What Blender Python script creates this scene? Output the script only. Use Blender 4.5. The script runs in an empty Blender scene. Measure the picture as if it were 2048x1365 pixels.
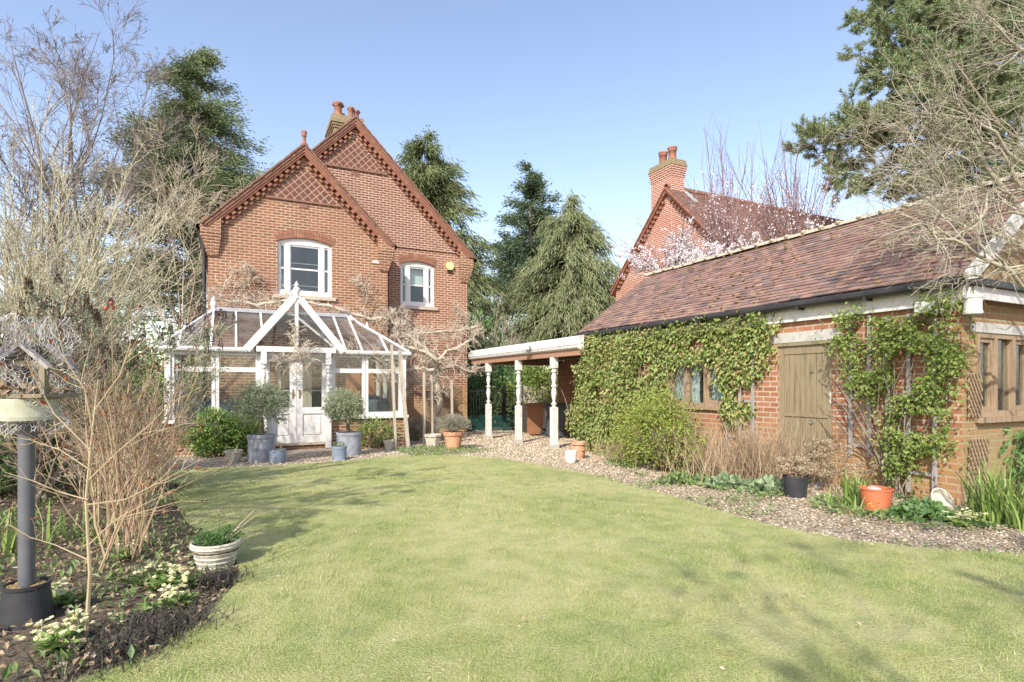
import bpy, bmesh, math, random
import numpy as np
from mathutils import Vector, geometry

# ---------------------------------------------------------------- camera, sky, sun
scene = bpy.context.scene
COL = scene.collection
F, HX, HY = 1120.0, 1024.0, 770.0          # focal length and principal point in photo pixels
CA, SA = 0.8964, 0.4433                    # building axes against the view
CAMZ = 1.3
cam = bpy.data.objects.new('camera', bpy.data.cameras.new('camera'))
COL.objects.link(cam)
cam.location = (0, 0, CAMZ)
cam.rotation_euler = (math.pi / 2, 0, -math.atan2(SA, CA))
cam.data.sensor_width = 36
cam.data.lens = 36 * F / 2048
cam.data.shift_y = (HY - 682.5) / 2048
cam.data.clip_end = 800
scene.camera = cam

SUN_EL = math.radians(37)
SUN = Vector((-0.73 * math.cos(SUN_EL), -0.683 * math.cos(SUN_EL), math.sin(SUN_EL))).normalized()
world = bpy.data.worlds.new('World')
scene.world = world
world.use_nodes = True
wn = world.node_tree
bg = wn.nodes['Background']
sky = wn.nodes.new('ShaderNodeTexSky')
sky.sky_type = 'NISHITA'
sky.sun_disc = False
sky.sun_elevation = SUN_EL
sky.sun_rotation = math.atan2(SUN.x, SUN.y)
sky.air_density = 1.0
sky.dust_density = 1.0
sky.ozone_density = 2.0
tint = wn.nodes.new('ShaderNodeMix'); tint.data_type = 'RGBA'; tint.blend_type = 'MULTIPLY'; tint.inputs[0].default_value = 1.0
tint.inputs[7].default_value = (1.05, 0.89, 0.83, 1)
wn.links.new(sky.outputs[0], tint.inputs[6]); wn.links.new(tint.outputs[2], bg.inputs[0])
bg.inputs[1].default_value = 0.13
sl = bpy.data.lights.new('sun', 'SUN')
sl.energy = 2.15
sl.angle = math.radians(0.5)
sl.color = (1.0, 0.94, 0.84)
so = bpy.data.objects.new('sun', sl)
COL.objects.link(so)
so.rotation_euler = SUN.to_track_quat('Z', 'Y').to_euler()
so.location = (-10, -10, 20)
scene.view_settings.view_transform = 'Standard'
scene.view_settings.look = 'None'
scene.view_settings.exposure = 1.48
scene.view_settings.gamma = 1.0
scene.cycles.max_bounces = 8
scene.cycles.transparent_max_bounces = 16
scene.cycles.use_denoising = True

# ---------------------------------------------------------------- where things stand
def depth(p, q): return SA * p + CA * q
def gz(p, q):                                # the garden falls gently towards the house
    return -0.025 * np.clip(depth(p, q) - 6.0, 0, 12)
def ray(x):
    u = (x - HX) / F
    return CA * u + SA, -SA * u + CA
def PT(x, y, Y):
    dp, dq = ray(x)
    return np.array((dp * Y, dq * Y, CAMZ + (HY - y) / F * Y))
def gp(x, y):                                # ground point seen at a photo pixel
    Y = 8.0
    dp, dq = ray(x)
    for _ in range(30):
        Y = 0.5 * Y + 0.5 * (CAMZ - gz(dp * Y, dq * Y)) * F / max(y - HY, 5)
    return np.array((dp * Y, dq * Y, float(gz(dp * Y, dq * Y))))
def onp(x, p):                               # q where the sight line crosses the plane p
    dp, dq = ray(x); return dq / dp * p
def onq(x, q):
    dp, dq = ray(x); return dp / dq * q

# ---------------------------------------------------------------- mesh collecting
class MB:
    def __init__(s):
        s.V = []; s.F = {}; s.n = 0
    def add(s, v, f, mat=0):
        v = np.asarray(v, float).reshape(-1, 3)
        f = np.asarray(f, int)
        s.V.append(v)
        s.F.setdefault((f.shape[1], mat), []).append(f + s.n)
        s.n += len(v)
    def box(s, a, b, mat=0):
        x0, y0, z0 = a; x1, y1, z1 = b
        v = [(x0,y0,z0),(x1,y0,z0),(x1,y1,z0),(x0,y1,z0),(x0,y0,z1),(x1,y0,z1),(x1,y1,z1),(x0,y1,z1)]
        s.hexa(v, mat)
    def hexa(s, v, mat=0):
        s.add(v, [(0,3,2,1),(4,5,6,7),(0,1,5,4),(1,2,6,5),(2,3,7,6),(3,0,4,7)], mat)
    def bar(s, a, b, w, h=None, mat=0, up=(0,0,1)):   # rectangular bar from a to b
        h = h or w
        a = np.array(a, float); b = np.array(b, float)
        t = b - a; t /= np.linalg.norm(t)
        u = np.array(up, float)
        if abs(np.dot(u, t)) > 0.95: u = np.array((0, 1, 0.0))
        r = np.cross(t, u); r /= np.linalg.norm(r)
        u = np.cross(r, t)
        r = r * w / 2; u = u * h / 2
        s.hexa([a-r-u, a+r-u, b+r-u, b-r-u, a-r+u, a+r+u, b+r+u, b-r+u], mat)
    def poly(s, pts, mat=0):
        s.add(pts, [tuple(range(len(pts)))], mat)
    def prism(s, pz, q0, q1, mat=0):         # polygon in (p,z) pushed along q, counter-clockwise seen from -q
        n = len(pz)
        v = [(p, q0, z) for p, z in pz] + [(p, q1, z) for p, z in pz]
        s.V.append(np.array(v, float))
        s.F.setdefault((n, mat), []).append(np.array([list(range(n)), list(range(2*n-1, n-1, -1))]) + s.n)
        s.F.setdefault((4, mat), []).append(np.array([(i+n, (i+1) % n + n, (i+1) % n, i) for i in range(n)]) + s.n)
        s.n += 2 * n
    def lathe(s, prof, c, seg=20, mat=0, sx=1, sy=1):  # prof: (radius, z) from the bottom up
        c = np.array(c, float)
        ang = np.linspace(0, 2*np.pi, seg, endpoint=False)
        pr = np.array(prof, float)
        v = np.stack([pr[:, 0, None]*np.cos(ang)*sx, pr[:, 0, None]*np.sin(ang)*sy, np.repeat(pr[:, 1, None], seg, 1)], -1).reshape(-1, 3) + c
        f = []
        for i in range(len(pr)-1):
            for j in range(seg):
                k = (j+1) % seg
                f.append((i*seg+j, i*seg+k, (i+1)*seg+k, (i+1)*seg+j))
        s.add(v, f, mat)
    def tubes(s, P, R, sides=4, mat=0):
        P = np.asarray(P, float); R = np.asarray(R, float)
        if P.ndim == 2: P = P[None]; R = R[None]
        m, k, _ = P.shape
        T = np.gradient(P, axis=1)
        T /= np.linalg.norm(T, axis=-1, keepdims=True) + 1e-9
        mt = np.abs(T.mean(1))
        ref = np.eye(3)[np.argmin(mt, axis=1)][:, None, :].repeat(k, 1)
        A = np.cross(T, ref); A /= np.linalg.norm(A, axis=-1, keepdims=True) + 1e-9
        B = np.cross(T, A)
        an = np.linspace(0, 2*np.pi, sides, endpoint=False)
        v = P[:, :, None] + R[:, :, None, None]*(A[:, :, None]*np.cos(an)[:, None] + B[:, :, None]*np.sin(an)[:, None])
        i = np.arange(m)[:, None, None]*k*sides
        j = np.arange(k-1)[None, :, None]*sides
        a = np.arange(sides)[None, None, :]
        b = (a+1) % sides
        f = np.stack([i+j+a, i+j+b, i+j+sides+b, i+j+sides+a], -1).reshape(-1, 4)
        s.add(v.reshape(-1, 3), f, mat)
    def leaves(s, C, D, N, L, W, mat=0, fold=0.25, shape=0.45):
        C = np.asarray(C, float); n = len(C)
        D = D/(np.linalg.norm(D, axis=1, keepdims=True)+1e-9)
        S = np.cross(D, N); S /= np.linalg.norm(S, axis=1, keepdims=True)+1e-9
        U = np.cross(S, D)
        L = np.broadcast_to(L, (n,))[:, None]; W = np.broadcast_to(W, (n,))[:, None]
        v = np.stack([C, C+D*L*shape+S*W/2+U*W*fold, C+D*L-U*L*0.08, C+D*L*shape-S*W/2+U*W*fold], 1).reshape(-1, 3)
        b = np.arange(n)[:, None]*4
        s.add(v, np.concatenate([b+np.array([[0, 1, 2]]), b+np.array([[0, 2, 3]])]), mat)
    def blades(s, C, D, L, W, bend, mat=0, lean=0.0):  # strap leaves rising from C and arching over along D (unit horizontal)
        n = len(C); k = 6
        L = np.broadcast_to(L, (n,)); W = np.broadcast_to(W, (n,)); bend = np.broadcast_to(bend, (n,))
        S = np.stack([-D[:, 1], D[:, 0], 0*D[:, 0]], 1); P = np.array(C, float); rows = []
        for i in range(k):
            w = W*(1-(i/(k-1))**2.2*.96)*(.8+.4*min(i, 1)); rows.append(np.stack([P-S*w[:, None]/2, P+S*w[:, None]/2], 1))
            th = lean+bend*2.1*((i+.5)/k)**1.3
            P = P+(D*np.sin(th)[:, None]+np.array((0, 0, 1.0))*np.cos(th)[:, None])*(L/(k-1))[:, None]
        v = np.stack(rows, 1).reshape(-1, 3); b = np.arange(n)[:, None]*2*k
        s.add(v, np.concatenate([b+np.array([[2*i, 2*i+1, 2*i+3, 2*i+2]]) for i in range(k-1)]), mat)
    def ball(s, c, r, mat=0, seg=10, rings=6):
        r = np.broadcast_to(np.array(r, float), (3,))
        th = np.linspace(0, np.pi, rings+1)[1:-1]
        an = np.linspace(0, 2*np.pi, seg, endpoint=False)
        v = [(0, 0, -1)] + [(math.sin(t)*math.cos(a), math.sin(t)*math.sin(a), -math.cos(t)) for t in th for a in an] + [(0, 0, 1)]
        v = np.array(v)*r + np.array(c)
        q = []; t = []
        m = len(th)
        for j in range(seg):
            k = (j+1) % seg
            t.append((0, 1+k, 1+j)); t.append((1+(m-1)*seg+j, 1+(m-1)*seg+k, 1+m*seg))
            for i in range(m-1): q.append((1+i*seg+j, 1+i*seg+k, 1+(i+1)*seg+k, 1+(i+1)*seg+j))
        s.add(v, q, mat)
        s.F.setdefault((3, mat), []).append(np.array(t)+s.n-len(v))
    def build(s, name, mats, parent=None, origin=None, smooth=False, uv=False):
        if not isinstance(mats, (list, tuple)): mats = [mats]
        V = np.concatenate(s.V) if s.V else np.zeros((0, 3))
        me = bpy.data.meshes.new(name)
        if parent is not None and origin is None: origin = parent['_o'] if '_o' in parent else (0, 0, 0)
        o3 = np.array(origin if origin is not None else (0, 0, 0), float)
        tot, loops, mi = [], [], []
        for (k, m), L in s.F.items():
            f = np.concatenate(L)
            tot.append(np.full(len(f), k)); loops.append(f.reshape(-1)); mi.append(np.full(len(f), m))
        tot = np.concatenate(tot); loops = np.concatenate(loops); mi = np.concatenate(mi)
        st = np.concatenate([[0], np.cumsum(tot)[:-1]])
        me.vertices.add(len(V)); me.vertices.foreach_set('co', (V-o3).astype(np.float32).ravel())
        me.loops.add(len(loops)); me.loops.foreach_set('vertex_index', loops.astype(np.int32))
        me.polygons.add(len(tot)); me.polygons.foreach_set('loop_start', st.astype(np.int32))
        me.polygons.foreach_set('loop_total', tot.astype(np.int32))
        me.polygons.foreach_set('material_index', mi.astype(np.int32))
        me.polygons.foreach_set('use_smooth', np.full(len(tot), smooth))
        for m in mats: me.materials.append(m)
        me.update(calc_edges=True)
        if uv:
            nr = np.zeros(len(tot)*3, np.float32); me.polygons.foreach_get('normal', nr); nr = np.abs(nr.reshape(-1, 3))
            fi = np.repeat(np.arange(len(tot)), tot)
            P = V[loops]; n = nr[fi]
            t = np.where((n[:, 2] > 0.8)[:, None], P[:, :2], np.where((n[:, 0] > n[:, 1])[:, None], P[:, [1, 2]], P[:, [0, 2]]))
            ul = me.uv_layers.new(name='UVMap'); ul.data.foreach_set('uv', t.astype(np.float32).ravel())
        ob = bpy.data.objects.new(name, me)
        COL.objects.link(ob)
        if parent is not None:
            ob.parent = parent; ob['_o'] = tuple(o3)
        elif origin is not None:
            ob.location = o3; ob['_o'] = tuple(o3)
        return ob

def tag(o, label, cat, group=None, kind=None):
    o['label'] = label; o['category'] = cat
    if group: o['group'] = group
    if kind: o['kind'] = kind
    return o
def thing(name, label, cat, loc, group=None):
    o = bpy.data.objects.new(name, None); COL.objects.link(o)
    o.empty_display_size = 0.1
    o.location = tuple(float(c) for c in loc); o['_o'] = tuple(float(c) for c in loc)
    return tag(o, label, cat, group)
def copy_tree(o, parent=None):
    c = o.copy(); COL.objects.link(c)
    if parent is not None: c.parent = parent
    for ch in list(o.children): copy_tree(ch, c)
    return c

# ---------------------------------------------------------------- branching growth
def nrm(v): return v/(np.linalg.norm(v, axis=-1, keepdims=True)+1e-9)
def grow(rng, S, D, L, R, k=6, wig=0.12, up=0.0, taper=0.4):
    S = np.atleast_2d(np.asarray(S, float)); D = nrm(np.atleast_2d(np.asarray(D, float)))
    M = len(S); L = np.broadcast_to(L, (M,)).astype(float); R = np.broadcast_to(R, (M,)).astype(float)
    P = [S]; d = D
    for i in range(k-1):
        d = d+rng.normal(0, wig, (M, 3)); d[:, 2] += up; d = nrm(d)
        P.append(P[-1]+d*(L/(k-1))[:, None])
    return np.stack(P, 1), R[:, None]*np.linspace(1, taper, k)[None], L
def spawn(rng, br, n, t0=0.25, t1=1.0, ang=0.7, angj=0.2, lr=0.6, rr=0.6, tips=True):
    P, R, L = br
    M, k, _ = P.shape
    idx = np.repeat(np.arange(M), n)
    t = rng.uniform(t0, t1, M*n)
    f = t*(k-1); i = np.minimum(f.astype(int), k-2); w = (f-i)[:, None]
    a = P[idx, i]; b = P[idx, i+1]
    T = nrm(b-a)
    pos = a*(1-w)+b*w
    rad = (R[idx, i]*(1-w[:, 0])+R[idx, i+1]*w[:, 0])*rr
    rv = rng.normal(0, 1, (M*n, 3)); pv = nrm(rv-(rv*T).sum(1, keepdims=True)*T)
    an = rng.normal(ang, angj, M*n)[:, None]
    D = np.cos(an)*T+np.sin(an)*pv
    ln = L[idx]*lr*rng.uniform(0.55, 1.2, M*n)*(1.15-0.6*(t-t0)/(t1-t0+1e-6))
    return pos, D, ln, rad
def branchy(rng, mb, br, spec, sides=(6, 5, 4, 3, 3), mat=0, rmin=0.0015):
    out = [br]
    mb.tubes(br[0], np.maximum(br[1], rmin), sides[0], mat)
    for li, sp in enumerate(spec):
        n = sp.pop('n'); k = sp.pop('k', 5); wig = sp.pop('wig', .12); up = sp.pop('up', 0); tp = sp.pop('taper', .4)
        S, D, L, R = spawn(rng, br, n, **sp)
        br = grow(rng, S, D, L, R, k, wig, up, tp)
        mb.tubes(br[0], np.maximum(br[1], rmin), sides[min(li+1, len(sides)-1)], mat)
        out.append(br)
    return out
def along(rng, br, n, t0=0.1, t1=1.0):
    P = br[0]; M, k, _ = P.shape
    idx = rng.integers(0, M, n); f = rng.uniform(t0, t1, n)*(k-1); i = np.minimum(f.astype(int), k-2); w = (f-i)[:, None]
    return P[idx, i]*(1-w)+P[idx, i+1]*w, nrm(P[idx, i+1]-P[idx, i])
def inside(poly, x, y):
    poly = np.asarray(poly)[:, :2]; c = np.zeros(len(x), bool)
    j = len(poly)-1
    for i in range(len(poly)):
        xi, yi = poly[i]; xj, yj = poly[j]
        c ^= ((yi > y) != (yj > y)) & (x < (xj-xi)*(y-yi)/(yj-yi+1e-12)+xi)
        j = i
    return c
def vnoise(x, y, s=1.0, seed=0):             # smooth random field in 0..1
    r = np.random.default_rng(seed); G = r.random((64, 64))
    x = np.asarray(x)*s+17.3; y = np.asarray(y)*s+9.1
    i = np.floor(x).astype(int); j = np.floor(y).astype(int); u = x-i; v = y-j
    u = u*u*(3-2*u); v = v*v*(3-2*v)
    g = lambda a, b: G[a % 64, b % 64]
    return (g(i, j)*(1-u)+g(i+1, j)*u)*(1-v)+(g(i, j+1)*(1-u)+g(i+1, j+1)*u)*v

# ---------------------------------------------------------------- materials
def new_mat(name):
    m = bpy.data.materials.new(name); m.use_nodes = True
    return m, m.node_tree, m.node_tree.nodes['Principled BSDF']
def ramp(nt, fac, stops):
    r = nt.nodes.new('ShaderNodeValToRGB')
    e = r.color_ramp.elements
    while len(e) < len(stops): e.new(0.5)
    for i, (p, c) in enumerate(stops):
        e[i].position = p; e[i].color = (*c, 1)
    nt.links.new(fac, r.inputs[0])
    return r.outputs[0]
def noise(nt, scale, detail=4, coord='Object', stretch=None, rough=0.55):
    tc = nt.nodes.new('ShaderNodeTexCoord')
    n = nt.nodes.new('ShaderNodeTexNoise'); n.inputs['Scale'].default_value = scale; n.inputs['Detail'].default_value = detail
    n.inputs['Roughness'].default_value = rough
    if stretch:
        mp = nt.nodes.new('ShaderNodeMapping'); mp.inputs['Scale'].default_value = stretch
        nt.links.new(tc.outputs[coord], mp.inputs[0]); nt.links.new(mp.outputs[0], n.inputs['Vector'])
    else: nt.links.new(tc.outputs[coord], n.inputs['Vector'])
    return n.outputs['Fac']
def mix(nt, fac, a, b, mode='MIX'):
    m = nt.nodes.new('ShaderNodeMix'); m.data_type = 'RGBA'; m.blend_type = mode
    for s, v in ((m.inputs[0], fac), (m.inputs[6], a), (m.inputs[7], b)):
        if hasattr(v, 'is_linked'): nt.links.new(v, s)
        elif isinstance(v, (int, float)): s.default_value = v
        else: s.default_value = (*v, 1)
    return m.outputs[2]
def bump(nt, b, h, strength=0.4, dist=0.01):
    n = nt.nodes.new('ShaderNodeBump'); n.inputs['Strength'].default_value = strength; n.inputs['Distance'].default_value = dist
    nt.links.new(h, n.inputs['Height']); nt.links.new(n.outputs[0], b.inputs['Normal'])
def mat_noise(name, cols, scale=8, rough=0.75, bmp=0.3, dist=0.005, stretch=None, coord='Object', spec=0.3, metal=0):
    m, nt, b = new_mat(name)
    f = noise(nt, scale, 5, coord, stretch)
    n = len(cols)
    nt.links.new(ramp(nt, f, [(0.3+0.4*i/max(n-1, 1), c) for i, c in enumerate(cols)]), b.inputs['Base Color'])
    b.inputs['Roughness'].default_value = rough; b.inputs['Specular IOR Level'].default_value = spec; b.inputs['Metallic'].default_value = metal
    if bmp: bump(nt, b, noise(nt, scale*4, 5, coord, stretch), bmp, dist)
    return m
def mat_leaf(name, cols, rough=0.5, trans=0.25, spec=0.35):
    m, nt, b = new_mat(name)
    g = nt.nodes.new('ShaderNodeNewGeometry')
    n = len(cols)
    c = ramp(nt, g.outputs['Random Per Island'], [(i/max(n-1, 1), c) for i, c in enumerate(cols)])
    nt.links.new(c, b.inputs['Base Color'])
    b.inputs['Roughness'].default_value = rough; b.inputs['Specular IOR Level'].default_value = spec
    if trans:
        t = nt.nodes.new('ShaderNodeBsdfTranslucent'); nt.links.new(c, t.inputs[0])
        ms = nt.nodes.new('ShaderNodeMixShader'); ms.inputs[0].default_value = trans
        nt.links.new(b.outputs[0], ms.inputs[1]); nt.links.new(t.outputs[0], ms.inputs[2])
        nt.links.new(ms.outputs[0], nt.nodes['Material Output'].inputs[0])
    return m
def mat_brick(name, c1, c2, mortar, stain=None, w=0.225, h=0.075, ms=0.011, off=0.5, rot=0, stain_lo=None, hi=0.25):
    m, nt, b = new_mat(name)
    tc = nt.nodes.new('ShaderNodeTexCoord')
    mp = nt.nodes.new('ShaderNodeMapping'); mp.inputs['Rotation'].default_value = (0, 0, rot)
    nt.links.new(tc.outputs['UV'], mp.inputs[0])
    br = nt.nodes.new('ShaderNodeTexBrick')
    nt.links.new(mp.outputs[0], br.inputs['Vector'])
    br.offset = off
    for k, v in (('Scale', 1), ('Mortar Size', ms), ('Mortar Smooth', 0.15), ('Bias', 0.0), ('Brick Width', w), ('Row Height', h)): br.inputs[k].default_value = v
    br.inputs['Color1'].default_value = (*c1, 1); br.inputs['Color2'].default_value = (*c2, 1); br.inputs['Mortar'].default_value = (*mortar, 1)
    n1 = noise(nt, 1.3, 6, 'UV'); n2 = noise(nt, 30, 4, 'UV')
    c = mix(nt, ramp(nt, n1, [(0.35, (0, 0, 0)), (0.75, (1, 1, 1))]), br.outputs['Color'], mix(nt, 0.55, br.outputs['Color'], stain or c2))
    c = mix(nt, 0.35, c, ramp(nt, n2, [(0.3, (0.3, 0.3, 0.3)), (0.7, (1, 1, 1))]), 'MULTIPLY')
    if stain_lo:                              # algae creeping up from the ground
        sep = nt.nodes.new('ShaderNodeSeparateXYZ'); nt.links.new(tc.outputs['UV'], sep.inputs[0])
        ad = nt.nodes.new('ShaderNodeMath'); ad.operation = 'MULTIPLY_ADD'; nt.links.new(n1, ad.inputs[0]); ad.inputs[1].default_value = -1.2
        nt.links.new(sep.outputs[1], ad.inputs[2])
        fac = ramp(nt, ad.outputs[0], [(0.0, (0.55, 0.55, 0.55)), (hi, (0, 0, 0))])
        c = mix(nt, fac, c, stain_lo)
    nt.links.new(c, b.inputs['Base Color'])
    b.inputs['Roughness'].default_value = 0.85; b.inputs['Specular IOR Level'].default_value = 0.2
    inv = nt.nodes.new('ShaderNodeMath'); inv.operation = 'MULTIPLY_ADD'; nt.links.new(br.outputs['Fac'], inv.inputs[0]); inv.inputs[1].default_value = -1; nt.links.new(n2, inv.inputs[2])
    bump(nt, b, inv.outputs[0], 0.5, 0.008)
    return m
def mat_glass(name, dirt=0.04, refl=0.05, tint=(0.9, 0.95, 0.93), dcol=(0.5, 0.5, 0.48)):
    m, nt, b = new_mat(name)
    nt.nodes.remove(b)
    tr = nt.nodes.new('ShaderNodeBsdfTransparent'); tr.inputs[0].default_value = (*tint, 1)
    gl = nt.nodes.new('ShaderNodeBsdfGlossy'); gl.inputs['Roughness'].default_value = 0.02
    lw = nt.nodes.new('ShaderNodeLayerWeight'); lw.inputs[0].default_value = 0.5
    pw = nt.nodes.new('ShaderNodeMath'); pw.operation = 'POWER'; nt.links.new(lw.outputs['Facing'], pw.inputs[0]); pw.inputs[1].default_value = 4.0
    fr = nt.nodes.new('ShaderNodeMath'); fr.operation = 'MULTIPLY_ADD'; nt.links.new(pw.outputs[0], fr.inputs[0]); fr.inputs[1].default_value = 0.7; fr.inputs[2].default_value = refl
    m1 = nt.nodes.new('ShaderNodeMixShader'); nt.links.new(fr.outputs[0], m1.inputs[0]); nt.links.new(tr.outputs[0], m1.inputs[1]); nt.links.new(gl.outputs[0], m1.inputs[2])
    df = nt.nodes.new('ShaderNodeBsdfDiffuse'); df.inputs[0].default_value = (*dcol, 1)
    f = noise(nt, 3, 5, 'Object')
    r = nt.nodes.new('ShaderNodeMapRange'); r.inputs[1].default_value = 0.3; r.inputs[2].default_value = 0.75; r.inputs[3].default_value = dirt*0.5; r.inputs[4].default_value = dirt*2
    nt.links.new(f, r.inputs[0])
    m2 = nt.nodes.new('ShaderNodeMixShader'); nt.links.new(r.outputs[0], m2.inputs[0]); nt.links.new(m1.outputs[0], m2.inputs[1]); nt.links.new(df.outputs[0], m2.inputs[2])
    nt.links.new(m2.outputs[0], nt.nodes['Material Output'].inputs[0])
    return m

mBRICK = mat_brick('house_brick', (0.335, 0.142, 0.068), (0.21, 0.095, 0.055), (0.52, 0.43, 0.31), (0.27, 0.13, 0.085), ms=0.0115)
mBRICKW = mat_brick('house_wing_brick', (0.34, 0.135, 0.068), (0.22, 0.09, 0.052), (0.58, 0.48, 0.36), (0.30, 0.13, 0.09), ms=0.012, stain_lo=(0.42, 0.29, 0.13), hi=0.8)
mBRICKD = mat_brick('upper_gable_brick', (0.27, 0.11, 0.07), (0.20, 0.085, 0.06), (0.60, 0.50, 0.38), (0.24, 0.12, 0.09), ms=0.012)
mBRICKG = mat_brick('garage_brick', (0.43, 0.19, 0.105), (0.32, 0.135, 0.08), (0.50, 0.44, 0.34), (0.40, 0.22, 0.11), ms=0.010, stain_lo=(0.36, 0.24, 0.11))
mBRICKE = mat_brick('mossy_end_brick', (0.40, 0.22, 0.11), (0.33, 0.20, 0.10), (0.38, 0.33, 0.2), (0.34, 0.28, 0.14), ms=0.009, stain_lo=(0.30, 0.26, 0.13))
mBRICKN = mat_brick('neighbour_brick', (0.42, 0.14, 0.08), (0.34, 0.11, 0.07), (0.70, 0.58, 0.48), (0.40, 0.16, 0.1), ms=0.014)
mLATT = mat_brick('diamond_tile', (0.19, 0.085, 0.06), (0.14, 0.065, 0.05), (0.46, 0.34, 0.25), (0.15, 0.08, 0.06), w=0.16, h=0.16, ms=0.013, off=0, rot=math.pi/4)
mTERRA = mat_noise('terracotta_trim', [(0.32, 0.15, 0.092), (0.24, 0.11, 0.072), (0.38, 0.19, 0.12)], 5, 0.8, 0.3)
mTERRAD = mat_noise('weathered_tile_edge', [(0.16, 0.09, 0.07), (0.25, 0.13, 0.09), (0.10, 0.075, 0.06)], 9, 0.85)
mTILE = mat_leaf('clay_roof_tile', [(0.15, 0.10, 0.09), (0.25, 0.15, 0.12), (0.30, 0.19, 0.15), (0.21, 0.135, 0.12), (0.33, 0.215, 0.16), (0.14, 0.115, 0.11), (0.25, 0.175, 0.15), (0.27, 0.165, 0.13)], 0.8, 0, 0.2)
mTILEN = mat_leaf('neighbour_roof_tile', [(0.18, 0.11, 0.085), (0.25, 0.15, 0.115), (0.21, 0.125, 0.10), (0.15, 0.10, 0.085)], 0.85, 0, 0.2)
mMORT = mat_noise('mossy_mortar', [(0.30, 0.26, 0.19), (0.50, 0.44, 0.34), (0.26, 0.25, 0.14)], 12, 0.9, 0.6, 0.02)
mWHITE = mat_noise('white_paint', [(0.60, 0.59, 0.56), (0.68, 0.67, 0.65), (0.55, 0.54, 0.50)], 3, 0.45, 0.12)
mWHITEW = mat_noise('weathered_white_paint', [(0.56, 0.56, 0.52), (0.66, 0.65, 0.62), (0.46, 0.46, 0.40)], 7, 0.55, 0.2)
mCREAM = mat_noise('cream_paint', [(0.52, 0.48, 0.38), (0.60, 0.56, 0.46)], 6, 0.5, 0.1)
mSTONE = mat_noise('sill_stone', [(0.36, 0.30, 0.22), (0.48, 0.42, 0.33), (0.28, 0.25, 0.18)], 9, 0.9, 0.5)
mBLACK = mat_noise('black_iron', [(0.018, 0.018, 0.02), (0.035, 0.034, 0.035)], 9, 0.5, 0.1)
mGUT = mat_noise('black_gutter', [(0.025, 0.025, 0.027), (0.05, 0.048, 0.045)], 5, 0.45, 0.1)
mGREYP = mat_noise('lead_flashing', [(0.30, 0.32, 0.34), (0.40, 0.42, 0.44)], 7, 0.6, 0.2)
mGLASS = mat_glass('window_glass', 0.02)
mGLASSR = mat_glass('dusty_roof_glass', 0.16, 0.04, (0.80, 0.78, 0.75), (0.42, 0.38, 0.34))
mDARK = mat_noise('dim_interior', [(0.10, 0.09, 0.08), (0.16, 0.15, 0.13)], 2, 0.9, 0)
mCURT = mat_noise('pale_curtain', [(0.42, 0.50, 0.50), (0.58, 0.66, 0.66)], 1.0, 0.9, 0.1, stretch=(40, 1, 1))
mBLIND = mat_noise('roller_blind', [(0.55, 0.58, 0.56), (0.62, 0.65, 0.62)], 3, 0.9, 0)
mOLDWOOD = mat_noise('weathered_oak', [(0.22, 0.16, 0.10), (0.34, 0.25, 0.16), (0.16, 0.12, 0.08)], 3, 0.8, 0.4, stretch=(6, 6, 0.6))
mDOORW = mat_noise('olive_brown_boards', [(0.21, 0.17, 0.10), (0.27, 0.22, 0.135), (0.16, 0.13, 0.08)], 2.2, 0.75, 0.3, stretch=(8, 8, 0.7))
mGREYW = mat_noise('silvered_timber', [(0.24, 0.23, 0.22), (0.36, 0.34, 0.32), (0.19, 0.18, 0.17)], 3, 0.85, 0.4, stretch=(9, 9, 0.8))
mFENCEW = mat_noise('pale_fence_boards', [(0.36, 0.31, 0.24), (0.48, 0.43, 0.35), (0.28, 0.25, 0.20)], 3, 0.85, 0.4, stretch=(9, 9, 0.6))
mCLAD = mat_noise('brown_cladding', [(0.24, 0.16, 0.08), (0.33, 0.23, 0.12), (0.18, 0.12, 0.07)], 3, 0.8, 0.3, stretch=(9, 9, 0.8))
mLINTEL = mat_noise('concrete_lintel', [(0.36, 0.36, 0.32), (0.48, 0.47, 0.43), (0.28, 0.28, 0.24)], 8, 0.9, 0.4)
mPIPE = mat_noise('grey_plastic_pole', [(0.10, 0.105, 0.115), (0.14, 0.145, 0.155)], 6, 0.45, 0.05)
mPLAST = mat_noise('black_plastic', [(0.03, 0.032, 0.036), (0.055, 0.056, 0.06)], 6, 0.45, 0.1)

# ---------------------------------------------------------------- the ground
def sheet(name, pts, off, mat, cell=1.0):
    bm = bmesh.new()
    bm.faces.new([bm.verts.new((p[0], p[1], 0)) for p in pts])
    bmesh.ops.triangulate(bm, faces=bm.faces[:])
    for Y in np.arange(6, 18.01, 1.0):
        bmesh.ops.bisect_plane(bm, geom=bm.verts[:]+bm.edges[:]+bm.faces[:], plane_co=(SA*Y, CA*Y, 0), plane_no=(SA, CA, 0))
    for v in bm.verts: v.co.z = float(gz(v.co.x, v.co.y))+off
    bmesh.ops.recalc_face_normals(bm, faces=bm.faces[:])
    for f in bm.faces:
        if f.normal.z < 0: f.normal_flip()
    me = bpy.data.meshes.new(name); bm.to_mesh(me); bm.free(); me.materials.append(mat)
    o = bpy.data.objects.new(name, me); COL.objects.link(o); o['kind'] = 'structure'
    return o
mSOIL = mat_noise('dark_soil', [(0.10, 0.075, 0.05), (0.17, 0.13, 0.09), (0.07, 0.055, 0.035)], 14, 0.95, 0.8, 0.02)
mBEDS = mat_noise('bed_soil', [(0.075, 0.06, 0.04), (0.14, 0.11, 0.075), (0.06, 0.06, 0.03)], 10, 0.95, 0.8, 0.03)
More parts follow.
